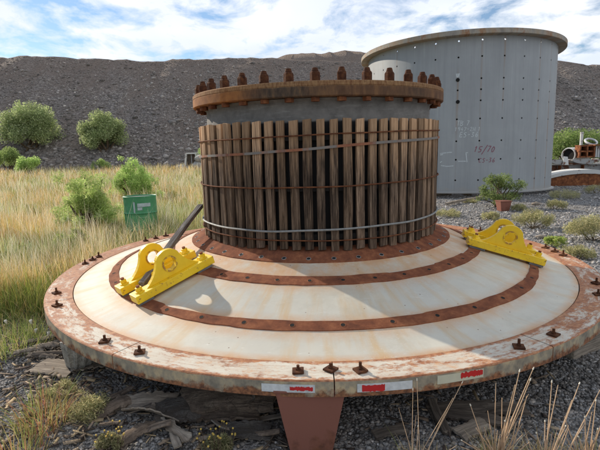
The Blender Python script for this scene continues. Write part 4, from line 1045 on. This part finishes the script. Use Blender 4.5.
tag(np_mesh('bark_litter', vv.reshape(-1, 3), [ff], M['stone'], np.repeat(tt, 8, 0)), kind='stuff')

# ------------------------------------------------------------------ green drum
p_ = G(143.5, 243); dr = empty('steel_drum', (p_[0], p_[1], -.0), .35, 'faded green steel drum with pale torn labels standing in the grass', 'drum')
dr.rotation_euler = (.015, -.01, -1.93)
m = Mt('drum_green', .5, 0, .4)
x, y, z = m.sep()
c = m.ramp(m.noise(5, 6, .6), (.3, (.03, .19, .085)), (.7, (.07, .30, .14)))
c = m.mix(m.ramp(m.noise(9, 9, .75, m.scale((1, 1, .6))), (.58, 0), (.64, .7)), c, (.28, .45, .34))
c = m.mix(m.ramp(z, (.52, 0), (.56, .8)), m.mix(.6, c, (.15, .40, .16)), c)
m.col(c).bump(m.noise(8, 4), .25, .01); M['drum'] = m.m
prof = [(.27, .012), (.285, .0), (.292, .012), (.29, .03)]
for zc in (.28, .58): prof += [(.288, zc - .03), (.290, zc - .015), (.300, zc), (.290, zc + .015), (.288, zc + .03)]
prof += [(.286, .84), (.292, .865), (.294, .88), (.288, .886), (.280, .88), (.279, .862)]
MB().lathe(prof, 64).build('barrel_shell', M['drum'], dr, True)
MB().lathe([(0, .868), (.278, .862)], 48).cyl((.17, 0, .864), .03, .014, 14).build('lid', M['steel'], dr, True)
def drum_patch(a0, a1, z0, z1, name, mat, r=.2925, rag=.004):
    vs = []; n = 12
    for i in range(n + 1):
        a = a0 + (a1 - a0) * i / n
        for rr in (r, r + .0015):
            vs += [(rr * math.cos(a), rr * math.sin(a), z0 + random.uniform(-rag, rag)), (rr * math.cos(a), rr * math.sin(a), z1 + random.uniform(-rag, rag))]
    fs = [(i * 4 + 2, i * 4 + 3, i * 4 + 7, i * 4 + 6) for i in range(n)] + [(i * 4 + 0, i * 4 + 4, i * 4 + 5, i * 4 + 1) for i in range(n)] + [(i * 4 + 1, i * 4 + 5, i * 4 + 7, i * 4 + 3) for i in range(n)] + [(i * 4, i * 4 + 2, i * 4 + 6, i * 4 + 4) for i in range(n)]
    MB().add(vs, fs).build(name, mat, dr)
M['label'] = make_plain('faded_label', (.42, .50, .50), .8, var=.2); M['outline'] = make_plain('pale_outline', (.25, .42, .26), .8)
fa = math.radians(-90 + 19) + 1.93          # azimuth that faces the camera in the drum's frame
fa = math.atan2(-p_[1], -p_[0]) + 1.93
drum_patch(fa - .18, fa + .62, .70, .76, 'torn_label', M['label']); drum_patch(fa - .18, fa + .1, .64, .69, 'torn_label', M['label'])
drum_patch(fa - .42, fa - .32, .60, .78, 'torn_label', M['label'], rag=.02)
for (a0, a1, z0, z1) in ((-.16, .5, .505, .513), (-.16, .5, .325, .333), (-.165, -.145, .33, .51), (.49, .51, .33, .51), (-.7, -.55, .34, .5), (-.55, -.3, .42, .43)): drum_patch(fa + a0, fa + a1, z0, z1, 'stencil_line', M['outline'], rag=.001)

# ------------------------------------------------------------------ grey tank
tank = empty('steel_tank', (TC[0], TC[1], 0), 0, 'tall round grey steel tank shell with rows of bolt holes and chalk writing', 'tank'); tank.rotation_euler = (-.0181, .0033, 0)
mb = MB(); rows_y = [44.5, 61, 83, 94, 105, 123, 145, 163.5, 184]
zrows = sorted(tank_z(457.5, y)[0] for y in rows_y)
da = 2 * PI / NCOL; hr = .030
zs = [Z0] + [(a + b) / 2 for a, b in zip(zrows[:-1], zrows[1:])] + [Z1]
def cyl(a, z, r=R_T): return (r * math.cos(a), r * math.sin(a), z)
for k in range(NCOL):
    ac = TANK_A0 + k * da
    # extra vertical strips keep the shell round
    edges = [-.5, -.25, -.09, .09, .25, .5]
    for e0, e1 in zip(edges[:-1], edges[1:]):
        if e0 == -.09: continue
        for (za, zb) in zip(zs[:-1], zs[1:]):
            mb.add([cyl(ac + e0 * da, za), cyl(ac + e1 * da, za), cyl(ac + e1 * da, zb), cyl(ac + e0 * da, zb)], [(0, 1, 2, 3)], 0)
    for ri, zc in enumerate(zrows):
        za, zb = zs[ri], zs[ri + 1]; w = .09 * da
        per = [(-w, za), (0, za), (w, za), (w, zc), (w, zb), (0, zb), (-w, zb), (-w, zc)]
        vs = [cyl(ac + x_, z_) for x_, z_ in per]
        ang = [-.75 * PI, -.5 * PI, -.25 * PI, 0, .25 * PI, .5 * PI, .75 * PI, PI]
        hv = [(hr * math.cos(q) / R_T, zc + hr * math.sin(q)) for q in ang]
        vs += [cyl(ac + x_, z_) for x_, z_ in hv] + [cyl(ac + x_, z_, R_T - .035) for x_, z_ in hv]
        fs = [(i, (i + 1) % 8, 8 + (i + 1) % 8, 8 + i) for i in range(8)] + [(8 + i, 8 + (i + 1) % 8, 16 + (i + 1) % 8, 16 + i) for i in range(8)]
        mb.add(vs, fs, 0)
        if ri < len(zrows) - 1: mb.add(vs[16:24], [tuple(range(8))], 1)
# inner skin
edges_a = [TANK_A0 + (k + e) * da for k in range(NCOL) for e in (-.5, -.09, .09)]
rin = R_T - .035
for i in range(len(edges_a)):
    a, b = edges_a[i], edges_a[(i + 1) % len(edges_a)] + (2 * PI if i == len(edges_a) - 1 else 0)
    top = zs[-2] + .0
    mb.add([cyl(a, Z0, rin - .002), cyl(b, Z0, rin - .002), cyl(b, top, rin - .002), cyl(a, top, rin - .002)], [(0, 1, 2, 3)], 2)
    if i % 3 != 1: mb.add([cyl(a, top, rin - .002), cyl(b, top, rin - .002), cyl(b, Z1, rin - .002), cyl(a, Z1, rin - .002)], [(0, 1, 2, 3)], 2)
    else:
        zc = zrows[-1]; m0 = (a + b) / 2
        for (u0, u1, w0, w1) in ((a, b, top, zc - .05), (a, b, zc + .05, Z1), (a, m0 - .014, zc - .05, zc + .05), (m0 + .014, b, zc - .05, zc + .05)):
            mb.add([cyl(u0, w0, rin - .002), cyl(u1, w0, rin - .002), cyl(u1, w1, rin - .002), cyl(u0, w1, rin - .002)], [(0, 1, 2, 3)], 2)
me = mb.build('shell_wall', [M['tank'], M['void'], M['tankin']], tank)
b_ = bmesh.new(); b_.from_mesh(me.data); bmesh.ops.remove_doubles(b_, verts=b_.verts, dist=.0006); bmesh.ops.recalc_face_normals(b_, faces=b_.faces); b_.to_mesh(me.data); b_.free()
me.data.shade_smooth(); me.data.set_sharp_from_angle(angle=math.radians(30))
def make_tankflange():
    m = Mt('tank_flange_rust', .8, 0, .3)
    cx, cy, r, z = m.polar()
    v = m.comb(m.math('MULTIPLY', cx, 7), m.math('MULTIPLY', cy, 7), z)
    c = m.ramp(m.noise(1.6, 7, .7, v), (.35, (.22, .20, .18)), (.5, (.34, .31, .26)), (.62, (.30, .15, .08)), (.75, (.14, .07, .05)))
    m.col(m.mix(m.ramp(m.noise(1.1, 6, .7, v), (.45, 0), (.6, .7)), c, (.33, .24, .15))).bump(m.noise(9, 6), .3, .01)
    return m.m
M['tflange'] = make_tankflange()
FR = 5.036 * s_t; zt_ = 1.6 + 4.893 * s_t
pf = [(R_T + .004, zt_ - .155), (FR - .01, zt_ - .15), (FR, zt_ - .14), (FR, zt_ - .01), (FR - .01, zt_), (R_T - .15, zt_), (R_T - .15, zt_ - .05), (R_T - .06, zt_ - .05), (R_T - .06, zt_ - .155)]
MB().lathe(pf, 200, close=True).build('top_flange', M['tflange'], tank, True)
MB().lathe([(R_T + .002, Z0), (R_T + .10, Z0 - .002), (R_T + .10, Z0 + .035), (R_T + .03, Z0 + .05), (R_T + .002, Z0 + .06)], 200, close=True).build('base_ring', M['tank'], tank, True)
# small bright washer with a streak under one hole, as on the third row
for (px, py) in ((458, 81), ):
    z_, a_ = tank_z(px, py); MB().add([cyl(a_ + u, z_ + w, R_T + .006) for u, w in ((-.014, -.0), (.014, -.0), (.018, .12), (-.018, .12))], [(0, 1, 2, 3)]).build('washer_streak', M['chalk'], tank)
for (px, py) in ((458, 83.5), (458, 105.5)):
    z_, a_ = tank_z(px, py); MB().lathe([(0, .03), (.05, .03), (.06, 0)], 14, Mx=Matrix.Translation(cyl(a_, z_, R_T)) @ Matrix.Rotation(a_, 4, 'Z') @ Matrix.Rotation(PI / 2, 4, 'Y')).build('bolt_head', M['void'], tank)

# hand-written chalk marks: single strokes laid on the shell
GL = {'T': [[(0, 1), (.7, 1)], [(.35, 1), (.35, 0)]], 'B': [[(0, 0), (0, 1), (.45, .95), (.5, .75), (.1, .52), (.55, .35), (.5, .05), (0, 0)]],
      '1': [[(.1, .75), (.3, 1), (.25, 0)]], '9': [[(.5, .6), (.1, .55), (.1, .95), (.5, 1), (.5, .5), (.4, 0)]], '4': [[(.4, 1), (0, .4), (.6, .4)], [(.42, .65), (.4, 0)]],
      '7': [[(0, 1), (.55, 1), (.2, 0)]], '-': [[(.05, .5), (.45, .52)]], '2': [[(0, .8), (.3, 1), (.5, .75), (0, 0), (.55, .03)]], '0': [[(.25, 1), (.02, .6), (.15, .02), (.42, .1), (.52, .7), (.25, 1)]],
      'E': [[(.55, 1), (.05, .97), (0, 0), (.55, .03)], [(.02, .5), (.45, .52)]], 'S': [[(.55, .9), (.25, 1), (.05, .75), (.5, .4), (.4, .05), (0, .05)]], '3': [[(0, .95), (.45, .9), (.15, .55), (.5, .3), (.3, 0), (0, .08)]],
      '6': [[(.45, 1), (.08, .5), (.1, .05), (.45, .05), (.5, .4), (.1, .42)]], '5': [[(.55, 1), (.08, 1), (.05, .55), (.45, .5), (.45, .08), (0, .02)]], '/': [[(.6, 1.25), (.0, -.45)]],
      'C': [[(.5, .9), (.2, 1), (.0, .5), (.12, .03), (.5, .1)]], 'H': [[(0, 1), (0, 0)], [(.5, 1), (.5, 0)], [(0, .5), (.5, .5)]]}
def strokes(lines, w):
    mb = MB(); r = R_T + .004
    for ln in lines:
        for (a0, z0), (a1, z1) in zip(ln[:-1], ln[1:]):
            dx, dz = (a1 - a0) * R_T, z1 - z0; L = math.hypot(dx, dz) or 1; ox, oz = -dz / L * w / 2 / R_T, dx / L * w / 2
            mb.add([cyl(a0 - ox, z0 - oz, r), cyl(a1 - ox, z1 - oz, r), cyl(a1 + ox, z1 + oz, r), cyl(a0 + ox, z0 + oz, r)], [(0, 1, 2, 3)])
    return mb
def write(txt, px, py, h_px, mat, name, w=.016, slant=.15, rise=0.0):
    z0, a0 = tank_z(px, py); hgt = tank_z(px, py - h_px)[0] - z0; x = 0; L = []
    for i, ch in enumerate(txt):
        if ch in GL:
            j = random.uniform(-.06, .06)
            for s in GL[ch]: L.append([(a0 + (x + u + slant * v) * hgt * .95 / R_T, z0 + (v + j) * hgt + rise * x * hgt) for u, v in s])
        x += .82 if ch != ' ' else .5
    strokes(L, w).build(name, mat, tank)
write('TB 7', 456.5, 129.5, 4.6, M['chalk'], 'chalk_writing', .02)
write('1947-2H 1', 454.5, 135.2, 3.8, M['chalk'], 'chalk_writing', .018)
write('ES-36', 459.5, 141, 4.8, M['chalk'], 'chalk_writing', .024)
write('15/70', 473.5, 156, 5.5, M['redchalk'], 'red_writing', .024, .3)
write('CS-36', 478.5, 166.3, 4.3, M['redchalk'], 'red_writing', .018, .2)
def pxl(pts): return [tuple(reversed(tank_z(*p))) for p in pts]
strokes([pxl([(440, 157), (450, 156), (468, 156.5)]), pxl([(440, 158.5), (443, 158)]), pxl([(440, 166), (442, 165)]), pxl([(441, 169), (447, 170), (453.5, 169.5)]), pxl([(458, 165), (466, 165)]), pxl([(466, 157), (467, 166)])], .03).build('chalk_drawing', M['chalk'], tank)

# bearers below the tank
for i, (px, py, L, w, h_, rz, lab) in enumerate(((441, 197, .9, .22, .14, .1, 'brown timber bearer poking out under the left foot of the grey tank'),
                                      (470, 196, .8, .22, .12, 1.4, 'dark timber bearer under the middle of the grey tank'), (540, 191, 1.0, .24, .12, -.5, 'dark timber bearer under the right foot of the grey tank'))):
    g = G(px, py); o = MB().box((0, 0, h_ / 2), (L, w, h_ * .7)).build('timber_bearer', M['board'], None, bevel=.01); o.location = (g[0], g[1] + .35, -.01); o.rotation_euler = (0, 0, rz)
    tag(o, lab, 'bearer')
g1, g2 = G(446, 206), G(487, 200)
plank('fallen_pole', (g1[0], g1[1], .06), (g2[0], g2[1], .14), .07, .06, M['board'], 'pale pole lying on the gravel along the foot of the grey tank', 'pole')
g = G(503, 211); pt = empty('steel_block', (g[0], g[1], 0), .1, 'rusty flared steel block on the gravel in front of the grey tank', 'steel block')
MB().box((0, 0, .13), (.21, .21, .25), taper=(1.4, 1.3)).build('flared_body', M['trestle'], pt, bevel=.008)
MB().box((0, 0, .263), (.32, .30, .012)).build('top_lip', M['trestle'], pt)
for i, (px, py, r, lab) in enumerate(((536, 205, .09, 'small pale rock on the gravel below the right side of the grey tank'), (420, 214, .08, 'small dark rock beside the slatted barrel'), (540, 238, .06, 'small rock near the right yellow lugs'))):
    g = G(px, py); k0 = ICO2[0] * (1 + rng.uniform(-.15, .15, (len(ICO2[0]), 1))) * np.array([r * 1.4, r, r * .7]); o = np_mesh('loose_rock', k0, [ICO2[1]], M['board']); o.location = (g[0], g[1], r * .3); tag(o, lab, 'rock')

M['rustygrey'] = mat_paint('rusty_grey_steel', (.36, .37, .37), .50, .58, 2.2, .3)
M['concrete'] = make_plain('old_concrete', (.38, .36, .32), .9, var=.3, sc=3)
# ------------------------------------------------------------------ scrap metal at the right
def P2(px, py, y): return AT(px, py, y)
# arched white section with a rusty face
c = G(592, 187); R_a = 4.2; half = 2.2; sag = .5; base_z = .03
th0 = math.asin(half / R_a); pts = [(R_a * math.sin(t), R_a * math.cos(t) - R_a * math.cos(th0)) for t in np.linspace(-th0, th0, 30)]
ar = empty('arched_shell_section', (c[0] - .1, c[1] + .3, base_z), math.radians(-6), 'long low white arched steel section with a rusty face at the right edge', 'steel section')
inn = [(x * .97, max(0, z * .78 - .02)) for x, z in pts]
vs = []; n = len(pts)
for y in (0, .9):
    vs += [(x, y, z + .02) for x, z in pts]; vs += [(x, y, z + .02) for x, z in inn]
fs = []
for i in range(n - 1):
    fs += [(i, i + 1, n + i + 1, n + i), (2 * n + i, 3 * n + i, 3 * n + i + 1, 2 * n + i + 1), (i, 2 * n + i, 2 * n + i + 1, i + 1), (n + i, n + i + 1, 3 * n + i + 1, 3 * n + i)]
MB().add(vs, fs).build('white_arch', M['whitepaint'], ar, True)
MB().prism([(x, z) for x, z in inn] , .10, .16).build('rusty_web', M['rustb'], ar)
# channel beam
b1 = P2(545, 171, 21.5); b2 = P2(640, 173, 21.5); L = b2[0] - b1[0]
bm = empty('channel_beam', ((b1[0] + b2[0]) / 2, 21.5, b1[2] - .2), 0, 'long grey channel beam with rust streaks lying behind the white arched section', 'beam')
MB().box((0, 0, .02), (L, .30, .03)).box((0, 0, .47), (L, .30, .03)).box((0, .12, .245), (L, .025, .42)).build('channel_section', M['rustygrey'], bm)
for i in range(4): MB().box((-L * .35 + i * L * .24, -.01, .245), (.03, .23, .42)).build('stiffener', M['rustb'], bm)
for i, x_ in enumerate((-.32, .28)):
    o = MB().box((0, 0, .13), (.3, .6, max(.2, b1[2] - .25))).build('timber_bearer', M['boardd'], None, bevel=.01); o.location = (bm.location.x + x_ * L, 21.55, 0); tag(o, ('left' if i == 0 else 'right') + ' dark timber block under the grey channel beam', 'bearer')
zb = bm.location.z + .485
def trough(px, L, lab):
    c = P2(px, 160, 21.4); o = empty('grey_trough', (c[0], 21.4, zb), 0, lab, 'trough')
    n = 12; pr = [(L / 2 * math.cos(a), .22 + .2 * math.sin(a)) for a in np.linspace(PI, 2 * PI, n)]
    vs = []; 
    for (x, z) in pr: vs += [(x, -.3, z), (x * .95, -.26, z + .02), (x * .95, .26, z + .02), (x, .3, z)]
    fs = [(i * 4 + q, (i + 1) * 4 + q, (i + 1) * 4 + (q + 1) % 4, i * 4 + (q + 1) % 4) for i in range(n - 1) for q in range(4)]
    MB().add(vs, fs).build('curved_pan', M['greypaint'], o, True); MB().prism(pr, -.315, -.302).build('end_plate', M['greypaint'], o); MB().prism(pr, .302, .315).build('end_plate', M['greypaint'], o)
trough(557, .9, 'grey half round trough on the beam nearest the grey tank')
trough(582, 1.25, 'wider grey half round trough on the beam right of the bent white sheet')
# culvert pipe, ribbed
c = P2(568, 155, 22.6); cu = empty('ribbed_pipe', (c[0], 22.6, c[2]), 0, 'white ribbed pipe with its dark open end facing left on top of the scrap', 'pipe')
Rm = Matrix.Rotation(math.radians(62), 4, 'Z') @ Matrix.Rotation(PI / 2, 4, 'X') 
Rm = Matrix.Rotation(math.radians(28), 4, 'Z') @ Matrix.Rotation(PI / 2, 4, 'Y')
pr = []
for i in range(30): z = i * .045; pr.append((.34 + .018 * math.sin(i * 1.6), z))
pr2 = [(r - .03, z) for r, z in reversed(pr)]
MB().lathe(pr + pr2, 40, close=True, Mx=Rm).build('ribbed_wall', M['whitepaint'], cu, True)
MB().lathe([(0, .10), (.305, .10)], 30, Mx=Rm).build('dark_inside_disc', M['void'], cu)  # black disc stands in for the shaded inside of the open pipe
MB().box((.3, .3, -.42), (.9, .5, .14)).build('cradle', M['rust'], cu)
c = P2(565, 158, 21.3); o = MB().add([(-.2, 0, -.28), (.22, .05, -.28), (.16, .1, .3), (-.12, .06, .34), (-.2, .02, -.28), (.22, .07, -.28), (.16, .12, .3), (-.12, .08, .34)], [(0, 1, 2, 3), (7, 6, 5, 4), (0, 3, 7, 4), (1, 5, 6, 2), (2, 6, 7, 3), (0, 4, 5, 1)]).build('bent_sheet', M['whitepaint'])
o.scale = (.7, .7, .62); o.location = (c[0] - .12, 21.0, zb + .17); tag(o, 'bent white sheet standing between the two grey troughs', 'sheet')
c = P2(585, 151.5, 22.3); rb = empty('rusty_casting', (c[0], 22.3, c[2] - .28), 0, 'orange rusty box casting with square openings on top of the scrap', 'casting')
for x in (-.34, 0, .34): MB().box((x, 0, .28), (.07, .4, .56)).build('rib', M['rustb'], rb)
for z in (.03, .29, .55): MB().box((0, .02, z), (.78, .36, .07)).build('plate', M['rustb'], rb)
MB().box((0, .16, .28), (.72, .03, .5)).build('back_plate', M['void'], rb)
c = P2(604, 151.5, 22.2); rp = empty('ribbed_cabinet', (c[0], 22.2, c[2] - .27), 0, 'pale grey ribbed panel box at the right edge above the beam', 'panel')
MB().box((0, .05, .27), (1.0, .3, .54)).build('panel_body', M['greypaint'], rp)
for i in range(9): MB().box((-.45 + i * .112, -.115, .27), (.04, .03, .50)).build('panel_rib', M['whitepaint'], rp)
MB().box((0, 0, .585), (1.2, .5, .06)).build('rusty_lid', M['rustb'], rp)
c = P2(581.5, 139, 23.2); o = empty('white_post', (c[0], 23.2, c[2] - .9), 0, 'thin white post sticking up behind the scrap metal', 'post')
MB().cyl((0, 0, 0), .07, 1.20, 14).build('post_shaft', M['whitepaint'], o, True); MB().cyl((0, 0, 1.201), .085, .04, 14).build('post_cap', M['whitepaint'], o)
c = P2(591, 141.5, 22.9); o = empty('white_hoop', (c[0], 22.9, c[2]), 0, 'white oval hoop tilted over the dark gap on top of the scrap', 'hoop')
MB().lathe([(.26 + .05 * math.cos(q), .05 * math.sin(q)) for q in np.linspace(0, 2 * PI, 9)[:-1]], 30, close=True, Mx=Matrix.Rotation(math.radians(32), 4, 'X')).build('ring', M['whitepaint'], o, True)
MB().cyl((0, 0, -.20), .26, .14, 20).build('dark_gap_fill', M['void'], o, True)  # black cylinder stands in for the dark gap under the hoop
c = G(591, 183); o = MB().box((0, 0, .35), (3.2, .8, .7)).build('scrap_base', M['boardd']); o.location = (c[0], 22.7, 0); tag(o, 'dark packed base below the pipe and castings behind the grey beam', 'scrap base')

# ------------------------------------------------------------------ white framed box at the far edge of the field
c = AT(191.5, 164, 40); z_ = float(gz(c[0], 40)); fb = empty('framed_hopper', (c[0], 40, z_), .05, 'small white framed hopper with a dark opening at the far edge of the field', 'hopper')
h_ = c[2] - z_ + .85
for sx in (-1, 1): MB().add([(sx * .50, -.08, 0), (sx * .66, -.08, 0), (sx * .66, .9, 0), (sx * .50, .9, 0), (sx * .34, -.08, h_), (sx * .48, -.08, h_), (sx * .48, .9, h_), (sx * .34, .9, h_)], [(0, 1, 2, 3), (4, 5, 6, 7), (0, 1, 5, 4), (1, 2, 6, 5), (2, 3, 7, 6), (3, 0, 4, 7)]).build('frame_leg', M['whitepaint'], fb)
MB().box((0, .4, h_ + .06), (1.0, 1.0, .12)).build('frame_head', M['whitepaint'], fb)
MB().box((0, .3, h_ / 2), (.80, .1, h_)).build('back_panel', M['boardd'], fb); MB().box((.0, .18, h_ / 2), (.08, .06, h_)).build('divider', M['greypaint'], fb)
for i, (px, py, r, lab) in enumerate(((182, 169, .35, 'pale broken block left of the white framed hopper'), (198, 166, .4, 'grey concrete lump right of the white framed hopper'), (201, 159, .4, 'upper pale lump behind the slatted barrel, beside the hopper'))):
    c = AT(px, py, 39.5); k0 = ICO2[0] * (1 + rng.uniform(-.2, .2, (len(ICO2[0]), 1))) * np.array([r * 1.5, r, r]); o = np_mesh('concrete_lump', k0, [ICO2[1]], M['concrete']); o.location = tuple(c); tag(o, lab, 'concrete lump')
